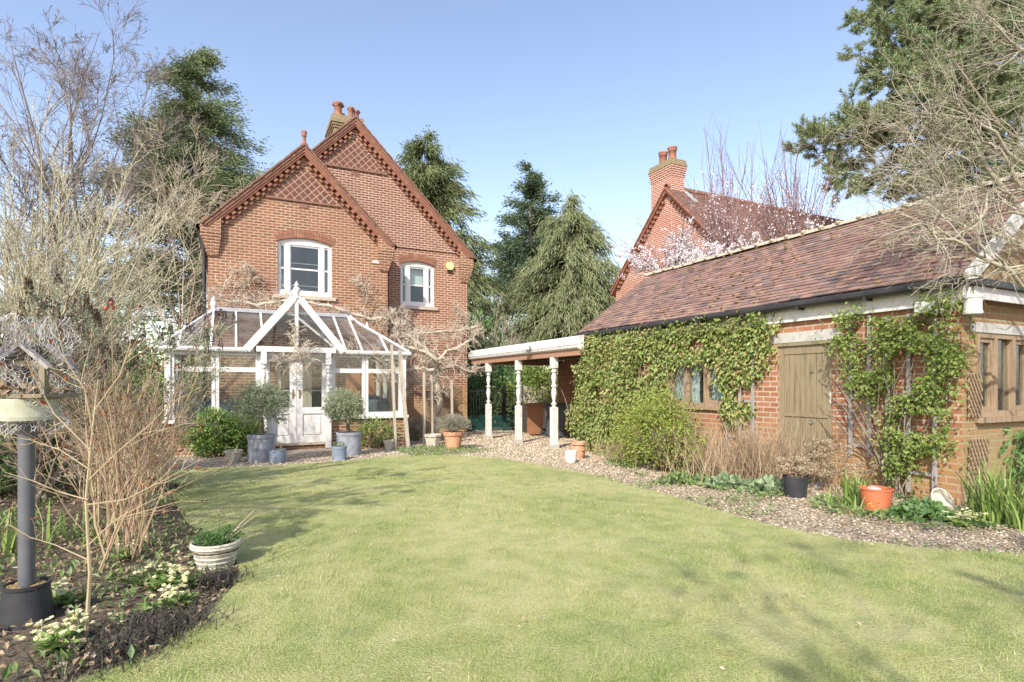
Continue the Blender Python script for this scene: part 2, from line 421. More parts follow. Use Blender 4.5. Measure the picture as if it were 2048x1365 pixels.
def lawn_colour(nt):
    a = noise(nt, 0.75, 3, 'Object'); b2 = noise(nt, 4.5, 4, 'Object')
    c1 = ramp(nt, a, [(0.40, (0.155, 0.288, 0.066)), (0.49, (0.374, 0.446, 0.152)), (0.57, (0.591, 0.584, 0.304))])
    c2 = ramp(nt, b2, [(0.37, (0.132, 0.278, 0.076)), (0.47, (0.374, 0.454, 0.152)), (0.62, (0.623, 0.613, 0.343))])
    c = mix(nt, 0.5, c1, c2)
    t3 = noise(nt, 1.9, 2, 'Object'); c = mix(nt, ramp(nt, t3, [(0.61, (0, 0, 0)), (0.68, (0.75, 0.75, 0.75))]), c, (0.14, 0.27, 0.10))
    t4 = noise(nt, 5.5, 3, 'Object', (1, 1.3, 1)); c = mix(nt, ramp(nt, t4, [(0.63, (0, 0, 0)), (0.70, (0.6, 0.6, 0.6))]), c, (0.42, 0.30, 0.12))
    return c
mLAWN, nt, b = new_mat('lawn_turf')
nt.links.new(mix(nt, 0.6, lawn_colour(nt), ramp(nt, noise(nt, 60, 5), [(0.3, (0.26, 0.28, 0.09)), (0.7, (0.62, 0.56, 0.28))])), b.inputs['Base Color'])
b.inputs['Roughness'].default_value = 0.9; b.inputs['Specular IOR Level'].default_value = 0.1
bump(nt, b, noise(nt, 90, 5), 0.9, 0.03)
mBLADE, nt, b = new_mat('grass_blade')
g = nt.nodes.new('ShaderNodeNewGeometry')
rc = ramp(nt, g.outputs['Random Per Island'], [(0.0, (0.093, 0.205, 0.051)), (0.3, (0.288, 0.400, 0.111)), (0.55, (0.474, 0.508, 0.162)), (0.8, (0.721, 0.659, 0.306)), (1.0, (0.886, 0.842, 0.493))])
gc = mix(nt, 0.5, lawn_colour(nt), rc)
nt.links.new(gc, b.inputs['Base Color']); b.inputs['Roughness'].default_value = 0.6; b.inputs['Specular IOR Level'].default_value = 0.15
t = nt.nodes.new('ShaderNodeBsdfTranslucent'); nt.links.new(gc, t.inputs[0])
ms = nt.nodes.new('ShaderNodeMixShader'); ms.inputs[0].default_value = 0.35
nt.links.new(b.outputs[0], ms.inputs[1]); nt.links.new(t.outputs[0], ms.inputs[2]); nt.links.new(ms.outputs[0], nt.nodes['Material Output'].inputs[0])
mGRAV, nt, b = new_mat('gravel_bed')
tc = nt.nodes.new('ShaderNodeTexCoord')
vo = nt.nodes.new('ShaderNodeTexVoronoi'); vo.inputs['Scale'].default_value = 42; nt.links.new(tc.outputs['Object'], vo.inputs['Vector'])
hs = nt.nodes.new('ShaderNodeSeparateColor'); nt.links.new(vo.outputs['Color'], hs.inputs[0])
c = ramp(nt, hs.outputs[0], [(0.0, (0.239, 0.166, 0.094)), (0.3, (0.422, 0.332, 0.207)), (0.65, (0.514, 0.430, 0.296)), (1.0, (0.625, 0.566, 0.445))])
c = mix(nt, ramp(nt, vo.outputs['Distance'], [(0.5, (0, 0, 0)), (0.8, (0.8, 0.8, 0.8))]), c, (0.12, 0.085, 0.05))
c = mix(nt, ramp(nt, noise(nt, 1.7, 5), [(0.53, (0, 0, 0)), (0.68, (0.55, 0.55, 0.55))]), c, (0.16, 0.145, 0.055))
nt.links.new(c, b.inputs['Base Color']); b.inputs['Roughness'].default_value = 0.9
bump(nt, b, vo.outputs['Distance'], 1.0, -0.02)

sheet('ground', [(-220, -220), (260, -220), (260, 300), (-220, 300)], 0.0, mSOIL)
GRAVEL = [(-4, 11.2), (-1.6, 9.6), (-0.2, 6.5), (4.0, -3), (7.1, -3), (7.1, 10.5), (9.6, 10.5), (9.6, 18), (7, 18), (-4, 13)]
sheet('gravel_path', GRAVEL, 0.004, mGRAV)
LE = [(45, 1440), (160, 1372), (262, 1338), (345, 1298), (405, 1258), (438, 1215), (470, 1178), (478, 1150), (468, 1118), (440, 1096), (405, 1075), (372, 1050), (352, 1015), (340, 985), (318, 958), (330, 946), (420, 939),
      (540, 936), (620, 931), (700, 925), (790, 915), (900, 913), (1000, 920), (1100, 937), (1200, 957), (1300, 985), (1400, 1015), (1480, 1040), (1560, 1061), (1700, 1088), (1850, 1104), (2048, 1117), (2300, 1131)]
LAWN = [tuple(gp(x, y)[:2]) for x, y in LE]+[(6.5, -3.0), (-2.5, -3.0), (-1.6, 0.6)]
sheet('lawn', LAWN, 0.03, mLAWN)
BED = [(-1.6, 0.6)]+[tuple(gp(x, y)[:2]) for x, y in LE[:15]]+[(-2.4, 9.4), (-9, 9), (-9, -1), (-2.4, -1)]
sheet('flower_bed', BED, 0.012, mBEDS)
p0 = [gp(x, y) for x, y in ((370, 928), (560, 903), (720, 905), (860, 880), (1010, 900), (900, 915), (800, 917), (700, 927), (540, 938), (420, 941))]

# ---------------------------------------------------------------- wall helpers
def face_wall(mb, outline, holes, q, t, mat=0, reveal_mat=0, axis='q'):
    """wall face at q (looking towards -q) with openings; reveals t deep; axis 'p' puts the plane at p and runs along q"""
    put = (lambda a, z, d=0: (a, q+d, z)) if axis == 'q' else (lambda a, z, d=0: (q+d, -a, z))
    polys = [[Vector((a, z, 0)) for a, z in outline]]+[[Vector((a, z, 0)) for a, z in h] for h in holes]
    tris = geometry.tessellate_polygon(polys)
    flat = [(v.x, v.y) for pl in polys for v in pl]
    V = [put(a, z) for a, z in flat]
    fs = []
    for tr in tris:
        (a0, z0), (a1, z1), (a2, z2) = (flat[i] for i in tr)
        cr = (a1-a0)*(z2-z0)-(a2-a0)*(z1-z0)
        fs.append(tuple(tr) if cr > 0 else (tr[0], tr[2], tr[1]))
    mb.add(V, fs, mat)
    for h in holes:
        n = len(h)
        V = [put(a, z) for a, z in h]+[put(a, z, t) for a, z in h]
        mb.add(V, [(i, (i+1) % n, (i+1) % n+n, i+n) for i in range(n)], reveal_mat)
def arch(a0, a1, z0, z1, rise, n=10):
    pts = [(a0, z0), (a1, z0)]
    for i in range(n+1):
        u = i/n; pts.append((a1+(a0-a1)*u, z1+rise*(1-(2*u-1)**2)))
    return pts

def sash_window(root, p0, p1, z0, z1, rise, q, back, mull, blind=None, bars=True):
    """three-light painted sash set back from the wall face, arched head"""
    m = MB(); w = 0.07; qa, qb = q+0.07, q+0.15
    ap = arch(p0, p1, z0, z1, rise)
    top = ap[2:]
    m.prism([(p0, z0), (p1, z0), (p1, z0+0.11), (p0, z0+0.11)], qa-0.01, qb)
    m.prism([(p0, z0+.11), (p0+w, z0+.11), (p0+w, z1-.06), (p0, z1-.06)], qa, qb)
    m.prism([(p1-w, z0+.11), (p1, z0+.11), (p1, z1-.06), (p1-w, z1-.06)], qa, qb)
    n = len(top)
    for i in range(n-1):                                       # arched head board
        a, b_ = top[i], top[i+1]
        m.prism([(b_[0], z1-.06), (a[0], z1-.06), a, b_], qa, qb)
    for c in mull:
        m.prism([(c-.062, z0+.11), (c+.062, z0+.11), (c+.062, z1-.06), (c-.062, z1-.06)], qa-.012, qb)
    lights = [(p0+w, mull[0]-.062), (mull[0]+.062, mull[1]-.062), (mull[1]+.062, p1-w)]
    zm = z0+.11+(z1-.06-z0-.11)*0.49
    for i, (a, c) in enumerate(lights):
        m.box((a, qa+.018, zm-.022), (c, qb-.01, zm+.022))
        for e, f in ((a, a+.03), (c-.03, c)):
            m.box((e, qa+.02, z0+.11), (f, qb-.01, zm-.022)); m.box((e, qa+.026, zm+.022), (f, qb-.01, z1-.06))
        m.box((a+.03, qa+.02, z0+.11), (c-.03, qb-.01, z0+.155)); m.box((a+.03, qa+.026, z1-.105), (c-.03, qb-.01, z1-.06))
        if bars and i == 1:
            for zz in (zm+.16, z0+.29): m.box((a+.03, qa+.03, zz-.009), (c-.03, qb-.02, zz+.009))
    fr = m.build('window', mWHITE, root)
    g_ = MB(); g_.box((p0+.05, qb-.05, z0+.1), (p1-.05, qb-.042, z1-.05)); g_.build('pane', mGLASS, fr)
    s = MB(); s.box((p0-.1, q-.07, z0-.10), (p1+.1, q+.10, z0-.002)); s.build('sill', mSTONE, fr)
    cu = MB()
    for a, c in ((lights[0][0], lights[0][1]+.02), (lights[2][0]-.02, lights[2][1])):
        if blind: cu.box((a, back, z0+(z1-z0)*.62), (c, back+.01, z1))
        else:
            k = 14; xs = np.linspace(a, c, k); V = []
            for j, x in enumerate(xs): V += [(x, back+.025*math.sin(j*2.1), z0), (x, back+.025*math.sin(j*2.1), z1)]
            cu.add(V, [(2*j, 2*j+2, 2*j+3, 2*j+1) for j in range(k-1)])
    if blind: cu.box((lights[1][0], back, z0+(z1-z0)*.55), (lights[1][1], back+.01, z1))
    cu.build('blind' if blind else 'curtain', mBLIND if blind else mCURT, fr)
    ar = MB(); n = 22                                          # soldier arch of brick above
    h = (p1-p0)/2; R = (h*h+rise*rise)/(2*rise); cz = z1+rise-R; pc = (p0+p1)/2; th = math.asin((h+.03)/R)
    for i in range(n):
        t0 = -th+2*th*i/n+.0035; t1 = -th+2*th*(i+1)/n-.0035
        for r0, r1 in ((R+.004, R+.11), (R+.118, R+.225)):
            v = [(pc+r*math.sin(t), q-d, cz+r*math.cos(t)) for d in (.012, -.02) for t, r in ((t0, r0), (t1, r0), (t1, r1), (t0, r1))]
            ar.add(v, [(0, 1, 2, 3), (0, 4, 5, 1), (1, 5, 6, 2), (2, 6, 7, 3), (3, 7, 4, 0)])
    ar.build('window_arch', mTERRA, root)
    return fr

def slope_pt(pc, za, side, s, n):                              # 45 degree verge: s down the slope, n inwards from the outer edge
    r = math.sqrt(.5)
    return pc+side*(s*r)-side*n*r, za-s*r-n*r
def verge_band(mb, pc, za, side, s0, s1, n0, n1, q0, q1, mat=0, mitre=True):
    a = slope_pt(pc, za, side, max(s0, n0) if mitre else s0, n0); b = slope_pt(pc, za, side, s1, n0)
    c = slope_pt(pc, za, side, s1, n1); d = slope_pt(pc, za, side, max(s0, n1) if mitre else s0, n1)
    pl = [a, b, c, d] if side < 0 else [a, d, c, b]
    mb.prism(pl, q0, q1, mat)
def gable_trim(root, pc, za, half, q, rng, sides=(-1, 1), slen=None):
    L = half*math.sqrt(2)
    for sd in sides:
        tile = MB(); mould = MB(); dent = MB()
        s = 0.0; k = 0
        while s < L:                                            # verge tiles, each end stepping
            e = min(s+.105, L); j = rng.uniform(-.008, .008)
            verge_band(tile, pc, za, sd, s+.002, e-.002, -.015+j, .03+j, q-.235+rng.uniform(-.006, .006), q+.5, 0, s == 0)
            s = e
        verge_band(tile, pc, za, sd, 0, L-.03, .034, .10, q-.205, q+.02)
        verge_band(mould, pc, za, sd, 0, L-.1, .102, .155, q-.18, q+.02)
        verge_band(mould, pc, za, sd, 0, L-.14, .157, .205, q-.155, q+.02)
        s = .42
        while s < L-.42:
            verge_band(dent, pc, za, sd, s, s+.105, .207, .295, q-.13, q+.01, 0, False)
            verge_band(dent, pc, za, sd, s+.085, s+.185, .297, .365, q-.075, q+.01, 0, False)
            s += .205
        tile.build('verge_tiles', mTERRAD, root); mould.build('verge_moulding', mTERRA, root); dent.build('dentil_course', mTERRA, root)
def kneeler(mb, pw, side, z, q, out=.34, n=7, wid=.30):         # corbelled shoulder under the eaves, stepping in downwards
    for i in range(n):
        o = out*(1-i/n)*.5; zz = z-.30-i*.078
        x = sorted((pw-side*wid*(1-.03*i), pw+side*o))
        mb.box((x[0], q-.145*(1-.75*i/n), zz), (x[1], q+.2, zz+.074))
    x = sorted((pw-side*wid, pw+side*out*.5)); 
    pts = [(x[0], z-.222), (x[1], z-.222), (x[1], z-.02), (x[0], z+.30)] if side > 0 else [(x[0], z-.222), (x[1], z-.222), (x[1], z+.30), (x[0], z-.02)]
    mb.prism(pts, q-.16, q+.2)

# ---------------------------------------------------------------- the house
rng = np.random.default_rng(5)
QF, QM = 16.51, 17.55
PF0, PF1, PM0, PM1 = -0.63, 4.05, -0.45, 7.0
house = thing('brick_house', 'two storey red brick house with twin gables and white sash windows', 'house', (3.2, 18, -.25))
W1 = (1.035, 2.465, 3.77, 5.24, .13); W2 = (4.72, 5.85, 3.83, 5.17, .11)
m = MB()
face_wall(m, [(PF0, -.5), (PF1, -.5), (PF1, 5.45), (1.71, 7.85), (PF0, 5.45)], [arch(*W1)[::-1], [(1.0, -.1), (1.0, 2.0), (2.6, 2.0), (2.6, -.1)]], QF, .18)
m.box((PF0-.001, QF+.001, -.5), (PF0+.2, 26, 5.4)); m.box((PF1-.2, QF+.18, -.5), (PF1, QM+.3, 5.4))
m.build('wall', mBRICK, house, uv=True)
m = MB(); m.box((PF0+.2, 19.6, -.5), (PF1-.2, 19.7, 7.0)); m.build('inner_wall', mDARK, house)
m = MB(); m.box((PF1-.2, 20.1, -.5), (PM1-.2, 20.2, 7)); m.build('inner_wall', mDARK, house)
m = MB()
ZS = 5.70
face_wall(m, [(3.9, -.5), (PM1, -.5), (PM1, 5.5), (PM1-.2, ZS), (3.9, ZS)], [arch(*W2)[::-1]], QM, .18)
m.box((PM1-.2, QM+.18, -.5), (PM1-.001, 26, 5.5)); m.box((-.4, 25.8, -.5), (PM1-.2, 26, 5.4));
m.build('wall', mBRICKW, house, uv=True)
m = MB()
face_wall(m, [(PM0, ZS+.002), (PM1-.22, ZS+.002), (3.29, 9.36), (PM0, 5.72)], [], QM-.02, .1)
m.box((4.0, QM-.045, ZS-.03), (PM1-.25, QM+.02, ZS+.03))
m.build('wall', mBRICKD, house, uv=True)
for pc, za, q, zb, hw in ((1.71, 7.93, QF, 6.41, .98), (3.29, 9.46, QM-.02, 7.93, .98)):
    m = MB(); zt = za-.42*math.sqrt(2)
    m.prism([(pc-(zt-zb), zb), (pc+(zt-zb), zb), (pc, zt)], q-.02, q+.01)
    m.build('lattice_panel', mLATT, house, uv=True)
for pc, za, q, zb in ((1.71, 7.93, QF, 6.41), (3.29, 9.46, QM-.02, 7.93)):
    hw = za-.4*math.sqrt(2)-zb
    m = MB(); m.box((pc-hw-.02, q-.05, zb-.055), (pc+hw+.02, q+.01, zb-.002))
    m.build('string_course', mTERRAD, house)
    m = MB(); m.box((pc-.12, q-.015, zb-.20), (pc+.12, q+.01, zb-.07)); m.build('air_brick', mTERRAD, house)
gable_trim(house, 1.71, 7.93, 2.5, QF, rng)
gable_trim(house, 3.29, 9.46, 3.9, QM-.02, rng)
for a in ((PF0, -1, 5.43, QF), (PF1, 1, 5.43, QF), (PM1, 1, 5.5, QM)):
    m = MB(); kneeler(m, *a); m.build('corbel', mBRICK, house, uv=True)
for pc, za, half, q0, q1 in ((1.71, 7.92, 2.55, QF-.10, QM+2.0), (3.29, 9.45, 3.95, QM-.12, 26.2)):
    m = MB(); m.prism([(pc-half, za-half), (pc-half+.14, za-half-.06), (pc, za-.2), (pc, za)], q0, q1)
    m.prism([(pc, za), (pc, za-.2), (pc+half-.14, za-half-.06), (pc+half, za-half)], q0, q1)
    rf = m.build('roof', mTERRAD, house)
def chimney_pot(cx, cy, z, r, h, mats, parent, cowl=False):
    c = MB()
    c.lathe([(r*1.12, 0), (r*1.12, .04), (r, .06), (r*.92, h*.72), (r*1.05, h*.74), (r*1.05, h*.8), (r*.95, h*.82), (r*1.2, h*.9), (r*1.2, h), (r*.8, h), (r*.8, h-.1)], (cx, cy, z), 16)
    if cowl:
        for a in (0, 1.57, 3.14, 4.71): c.ball((cx+r*1.15*math.cos(a), cy+r*1.15*math.sin(a), z+h*.86), r*.42, 0, 8, 5)
    return c.build('chimney_pot', mats, parent, smooth=True)
c = MB()
c.box((3.06, 20.0, 8.0), (3.98, 21.3, 10.1))
for i in range(4): c.box((3.06-.04*i, 20.0-.04*i, 10.1+.08*i), (3.98+.04*i, 21.3+.04*i, 10.175+.08*i))
c.box((2.98, 19.92, 10.42), (4.06, 21.38, 10.62))
mLICH = mat_brick('lichen_brick', (0.28, 0.20, 0.13), (0.22, 0.17, 0.11), (0.36, 0.31, 0.22), (0.36, 0.31, 0.13))
ch = c.build('chimney', mLICH, rf, uv=True)
for a, b_, r, h in ((3.22, 20.2, .14, .50), (3.42, 20.75, .11, .40), (3.66, 20.2, .09, .44), (3.86, 20.25, .09, .40)):
    chimney_pot(a, b_, 10.62, r, h, mTERRA, house, True)
f = MB(); f.lathe([(.10, -.12), (.10, 0), (.05, .04), (.045, .2), (.075, .22), (.05, .25), (.085, .30), (.075, .35), (.02, .38)], (1.71, QF-.1, 7.95), 12); f.build('finial', mTERRA, house, smooth=True)
f = MB(); f.lathe([(.05, 0), (.035, .06), (.06, .1), (.02, .14)], (-.72, QF-.15, 5.46), 10); f.build('finial', mTERRA, house, smooth=True)
g_ = MB()                                                      # gutters and downpipes
g_.tubes([[(-.84, 16.4, 5.36), (-.84, 26, 5.36)]], [[.07, .07]], 8); g_.build('gutter', mGUT, house, smooth=True); g_ = MB(); g_.tubes([[(-.82, 16.6, 5.33), (-.74, 16.62, 4.9), (-.72, 16.62, 4.7), (-.72, 16.62, -.2)]], [[.045]*4], 8)
g_.build('downpipe', mGUT, house, smooth=True); g_ = MB(); g_.tubes([[(4.26, 16.4, 5.38), (4.26, 17.5, 5.38)]], [[.06]*2], 8)
g_.tubes([[(4.25, 16.55, 5.35), (4.22, 16.6, 5.1), (4.12, 16.72, 4.75), (4.11, 16.78, 4.5), (4.11, 16.78, -.2)]], [[.04]*5], 8)
g_.build('downpipe', mGUT, house, smooth=True); g_ = MB(); g_.tubes([[(7.24, 17.4, 5.48), (7.24, 26, 5.48)]], [[.06]*2], 8)
g_.build('gutter', mGUT, house, smooth=True)
sash_window(house, *W1, QF, QF+.26, (1.30, 2.20))
sash_window(house, *W2, QM, QM+.28, (4.98, 5.60), blind=True, bars=False)
m = MB()                                                       # hexagonal alarm box with its lamp
hx = [(6.36+.15*math.cos(math.pi/3*i), 5.22+.14*math.sin(math.pi/3*i)) for i in range(6)]
m.prism(hx, QM-.09, QM+.0)
mYEL = mat_noise('alarm_yellow', [(0.72, 0.55, 0.25), (0.78, 0.62, 0.32)], 5, 0.5, 0)
ab = m.build('alarm_box', mYEL, house)
m = MB(); m.box((6.29, QM-.07, 5.02), (6.44, QM, 5.085)); m.build('alarm_strobe', mBLACK, ab)
m = MB(); m.box((3.62, QF-.03, 4.86), (3.82, QF+.0, 4.94)); m.build('wall_vent', mWHITEW, house)
m = MB()                                                       # inner double doors opening into the conservatory
for a, c in ((1.0, 1.8), (1.8, 2.6)):
    for x0, x1, z0, z1 in ((a, a+.13, -.1, 2), (c-.13, c, -.1, 2), (a+.13, c-.13, -.1, .35), (a+.13, c-.13, 1.88, 2), (a+.13, c-.13, 1.12, 1.16)): m.box((x0+.002, QF+.06, z0), (x1-.002, QF+.11, z1))
dr = m.build('door', mCREAM, house)
m = MB(); m.box((1.02, QF+.08, .3), (2.58, QF+.088, 1.9)); m.build('pane', mGLASS, dr)

# ---------------------------------------------------------------- the conservatory
PCN = 1.2
cons = thing('conservatory', 'white framed glass conservatory with gabled porch against the house', 'conservatory', (PCN, 14.5, -.2))
C0, C1, QC, QH = -1.265, 3.66, 13.11, 16.50
m = MB(); m.box((C0+.03, QC+.02, -.35), (.50, QC+.24, .52)); m.box((C0+.03, QC+.24, -.35), (C0+.25, QH, .52)); m.build('dwarf_wall', mBRICK, cons, uv=True)
m = MB(); m.box((1.92, QC+.02, -.35), (C1-.03, QC+.24, .52)); m.box((C1-.25, QC+.24, -.35), (C1-.03, QH, .52)); m.build('dwarf_wall', mBRICK, cons, uv=True)
ZC, ZT, ZE = .54, 1.62, 1.99
def panel_front(a, c, q):
    m = MB(); g = MB(); w = .065
    m.box((a, q, ZC+.045), (a+w, q+.075, ZE)); m.box((c-w, q, ZC+.045), (c, q+.075, ZE))
    m.box((a+w, q, ZC+.045), (c-w, q+.075, ZC+.125)); m.box((a+w, q, ZT-.05), (c-w, q+.075, ZT+.05)); m.box((a+w, q, ZE-.07), (c-w, q+.075, ZE))
    g.box((a+w-.01, q+.035, ZC+.1), (c-w+.01, q+.041, ZE-.05))
    g.build('pane', mGLASS, m.build('window', mWHITE, cons))
def panel_side(a, c, p):
    m = MB(); g = MB(); w = .065
    m.box((p, a, ZC+.045), (p+.075, a+w, ZE)); m.box((p, c-w, ZC+.045), (p+.075, c, ZE))
    m.box((p, a+w, ZC+.045), (p+.075, c-w, ZC+.125)); m.box((p, a+w, ZT-.05), (p+.075, c-w, ZT+.05)); m.box((p, a+w, ZE-.07), (p+.075, c-w, ZE))
    g.box((p+.035, a+w-.01, ZC+.1), (p+.041, c-w+.01, ZE-.05))
    g.build('pane', mGLASS, m.build('window', mWHITE, cons))
for a, c in ((C0+.1, -.372), (-.362, .46), (1.96, 2.70), (2.71, C1-.1)): panel_front(a, c, QC+.03)
for i in range(4):
    a = QC+.12+i*.84; panel_side(a, a+.83, C0+.03); panel_side(a, a+.83, C1-.105)
for p in (C0, C1-.1): m = MB(); m.box((p, QC, ZC+.04), (p+.1, QC+.1, ZE)); m.build('corner_post', mWHITE, cons)
m = MB(); m.box((C0-.05, QC-.05, ZC-.02), (.50, QC+.2, ZC+.042)); m.box((C0-.05, QC+.2, ZC-.02), (C0+.2, QH, ZC+.042)); m.build('cill', mWHITE, cons); m = MB(); m.box((1.92, QC-.05, ZC-.02), (C1+.05, QC+.2, ZC+.042))
m.box((C1-.2, QC+.2, ZC-.02), (C1+.05, QH, ZC+.042)); m.build('cill', mWHITE, cons)
m = MB()                                                       # leaded lattice in the side lights
for i in range(4):
    a = QC+.2+i*.84
    for k in range(7):
        q = a+.05+k*.09
        zz = np.linspace(.7, 1.5, 11)
        m.tubes([[(C0+.10, q+.02*(-1)**j, z) for j, z in enumerate(zz)]], [[.009]*11], 4)
m.build('leaded_lattice', mWHITE, cons)
def post(name, x, y, z0, z1, root, mats, s=1.0):               # turned veranda post with square foot and head
    h = z1-z0; w = .062*s
    m = MB(); m.box((x-w, y-w, z0), (x+w, y+w, z0+h*.43)); m.box((x-w, y-w, z0+h*.88), (x+w, y+w, z1))
    r = w
    pr = [(r*.9, .43), (r*.55, .45), (r*.95, .462), (r*.95, .475), (r*.5, .485), (r*.45, .50), (r*.62, .53), (r*.92, .585), (r*.8, .63), (r*.5, .655), (r*.95, .665), (r*.95, .682), (r*.5, .692), (r*.55, .71), (r*.9, .76), (r*.72, .80), (r*.48, .825), (r*.9, .835), (r*.9, .85), (r*.55, .86), (r*.9, .88)]
    m.lathe([(a, b_*h) for a, b_ in pr], (x, y, z0), 14)
    return m.build(name, mats, root)
QD = QC-.12
for x in (.545, 1.86): post('post', x, QD+.0, -.1, 2.0, cons, mWHITE, .9)
m = MB()                                                       # porch frame: jambs, header, gable boards
for a, c in ((.46, .54), (1.88, 1.96)): m.box((a, QC+.01, -.1), (c, QC+.12, 2.0))
m.box((.40, QD-.05, 2.002), (2.02, QC+.1, 2.12)); m.box((.47, QC-.02, 1.90), (1.95, QC+.09, 2.0))
AP = 3.20
for sd in (-1, 1):
    a = (PCN+sd*.97, QD-.02, 2.02); b_ = (PCN+sd*.02, QD-.02, AP)
    m.bar(a, b_, .035, .105); m.bar((a[0]+sd*.07, QD+.04, a[2]), (b_[0]+sd*.05, QD+.04, AP+.01), .03, .11)
m.box((PCN-.035, QD-.02, 2.12), (PCN+.035, QD+.04, AP-.08))
m.build('porch_frame', mWHITE, cons)
m = MB(); m.poly([(PCN-.86, QD+.03, 2.121), (PCN+.86, QD+.03, 2.121), (PCN, QD+.03, AP-.06)]); m.build('porch_glazing', mGLASS, cons)
def finial(x, y, z, s=1.0):
    f = MB(); f.lathe([(.055, 0), (.055, .05), (.035, .07), (.06, .12), (.072, .17), (.06, .215), (.03, .235), (.05, .25), (.055, .27), (.03, .30), (.012, .335), (.0, .36)], (x, y, z), 14)
    f.V = [np.array([x, y, z])+(v-np.array([x, y, z]))*s for v in f.V]; f.build('finial', mWHITE, cons, smooth=True)
finial(PCN, QD, AP-.03, 1.1); finial(-.45, 14.85, 3.03); finial(3.05, 14.6, 2.68, .7)
QR, ZR, PR0, PR1, QE, ZV = 14.9, 3.05, -.45, 2.62, QC-.06, 2.07
rg = MB()
rg.poly([(C0-.06, QE, ZV), (PCN-.88, QE, ZV), (PCN-.12, QR, ZR), (PR0, QR, ZR)])
rg.poly([(PCN+.88, QE, ZV), (C1+.06, QE, ZV), (PR1, QR, ZR), (PCN+.12, QR, ZR)])
rg.poly([(C0-.06, 16.5, ZV), (C0-.06, QE, ZV), (PR0, QR, ZR), (PR0, 16.5, ZR)]); rg.poly([(C1+.06, QE, ZV), (C1+.06, 16.5, ZV), (PR1, 16.5, ZR), (PR1, QR, ZR)])
for sd in (-1, 1):
    v = [(PCN+sd*.95, QD, 2.05), (PCN, QD, AP+.01), (PCN, QR+.1, AP+.01), (PCN+sd*.12, QR, ZR), (PCN+sd*.88, QE, ZV)]
    rg.poly(v if sd > 0 else v[::-1])
rg.build('roof_glazing', mGLASSR, cons)
m = MB()
def gbar(a, b_, w, h):
    k = MB(); k.bar(a, b_, w, h); k.build('glazing_bar', mWHITE, cons)
def rz(q): return ZV+(q-QE)/(QR-QE)*(ZR-ZV)
for p in (-1.02, -.45, .02, .55, 1.85, 2.25, 2.62, 3.2):
    if p < PR0-.01: qe = QE+(p-C0+.06)/(PR0-C0+.06)*(QR-QE)
    elif p > PR1+.01: qe = QE+(C1+.06-p)/(C1+.06-PR1)*(QR-QE)
    else: qe = QR
    lim = abs(p-PCN)
    if lim < .88: q0 = QE+(.88-lim)/.76*(QR-QE)
    else: q0 = QE-.03
    gbar((p, q0, rz(q0)+.015), (p, qe, rz(qe)+.015), .042, .04)
gbar((C0-.07, QE, ZV+.015), (PR0, QR, ZR+.02), .05, .04); gbar((C1+.07, QE, ZV+.015), (PR1, QR, ZR+.02), .05, .04)
for q in (14.6, 15.6, 16.3): gbar((C0-.05, q, ZV+.015), (PR0, q, ZR+.015), .05, .04); gbar((C1+.05, q, ZV+.015), (PR1, q, ZR+.015), .05, .04)
for sd in (-1, 1): gbar((PCN+sd*.88, QE, ZV+.02), (PCN+sd*.1, QR, ZR+.02), .05, .04); gbar((PCN+sd*.02, QD, AP+.02), (PCN+sd*.02, QR+.05, AP+.02), .05, .05)
m = MB(); m.box((PR0, QR+.03, ZR-.03), (PR1, 16.5, ZR+.03)); m.bar((PR0, QR, ZR+.03), (PCN-.1, QR, ZR+.03), .14, .09); m.bar((PCN+.1, QR, ZR+.03), (PR1, QR, ZR+.03), .14, .09)
m.box((PR0-.02, 16.44, ZR+.031), (PR1+.02, 16.5, ZR+.14)); m.build('ridge_flashing', mGREYP, cons)
m = MB()                                                       # gutter and eaves beam
for a, c in ((C0-.1, PCN-.84), (PCN+.84, C1+.1)):
    m = MB(); m.tubes([[(a, QC-.06, 2.035), (c, QC-.06, 2.035)]], [[.05, .05]], 8); m.box((a+.05, QC-.015, 1.992), (c, QC+.12, 2.07)); m.build('gutter', mWHITEW, cons)
for p in (C0, C1-.1): m = MB(); m.box((p-.02, QC+.121, 1.992), (p+.12, QH, 2.07)); m.build('gutter', mWHITEW, cons)
for sd, a, c in ((-1, .545, 1.205), (1, 1.21, 1.875)):         # double doors
    m = MB(); q0, q1 = QC+.03, QC+.085; w = .13
    for x0, x1, z0, z1 in ((a, a+w, .03, 1.9), (c-w, c, .03, 1.9), (a+w, c-w, 1.80, 1.9), (a+w, c-w, .66, .80), (a+w, c-w, .03, .16)): m.box((x0, q0, z0), (x1, q1, z1))
    m.box((a+w, q0+.03, .16), (c-w, q1-.01, .66)); m.box((a+w+.03, q0+.012, .2), (c-w-.03, q0+.03, .62))
    d = m.build('door', mWHITE, cons)
    g = MB(); g.box((a+w-.01, q0+.025, .79), (c-w+.01, q0+.031, 1.81)); g.build('pane', mGLASS, d)
    h = MB(); x = c-w/2 if sd < 0 else a+w/2
    h.box((x-.018, q0-.012, 1.0), (x+.018, q0, 1.2)); h.tubes([[(x, q0-.02, 1.12), (x, q0-.05, 1.12), (x+sd*.08, q0-.055, 1.12)]], [[.01]*3], 6)
    mBRASS = mat_noise('aged_brass', [(0.30, 0.22, 0.10), (0.40, 0.30, 0.15)], 8, 0.4, 0.05, metal=0.7)
    h.build('handle', mBRASS, d)
m = MB(); m.box((.47, QC-.10, -.02), (1.95, QC+.1, .028)); m.build('threshold', mSTONE, cons)
m = MB(); m.box((.50, QC-.04, -.4), (1.92, QC+.1, -.022)); m.build('step_riser', mBRICK, cons, uv=True)
m = MB()
s_ = gp(700, 905); m.box((.35, QC-.62, -.5), (2.15, QC-.05, -.115)); bm_ = m.build('stone_step', mSTONE, None, (1.25, QC-.3, -.3)); tag(bm_, 'mossy stone doorstep slab in front of the white double doors', 'doorstep')
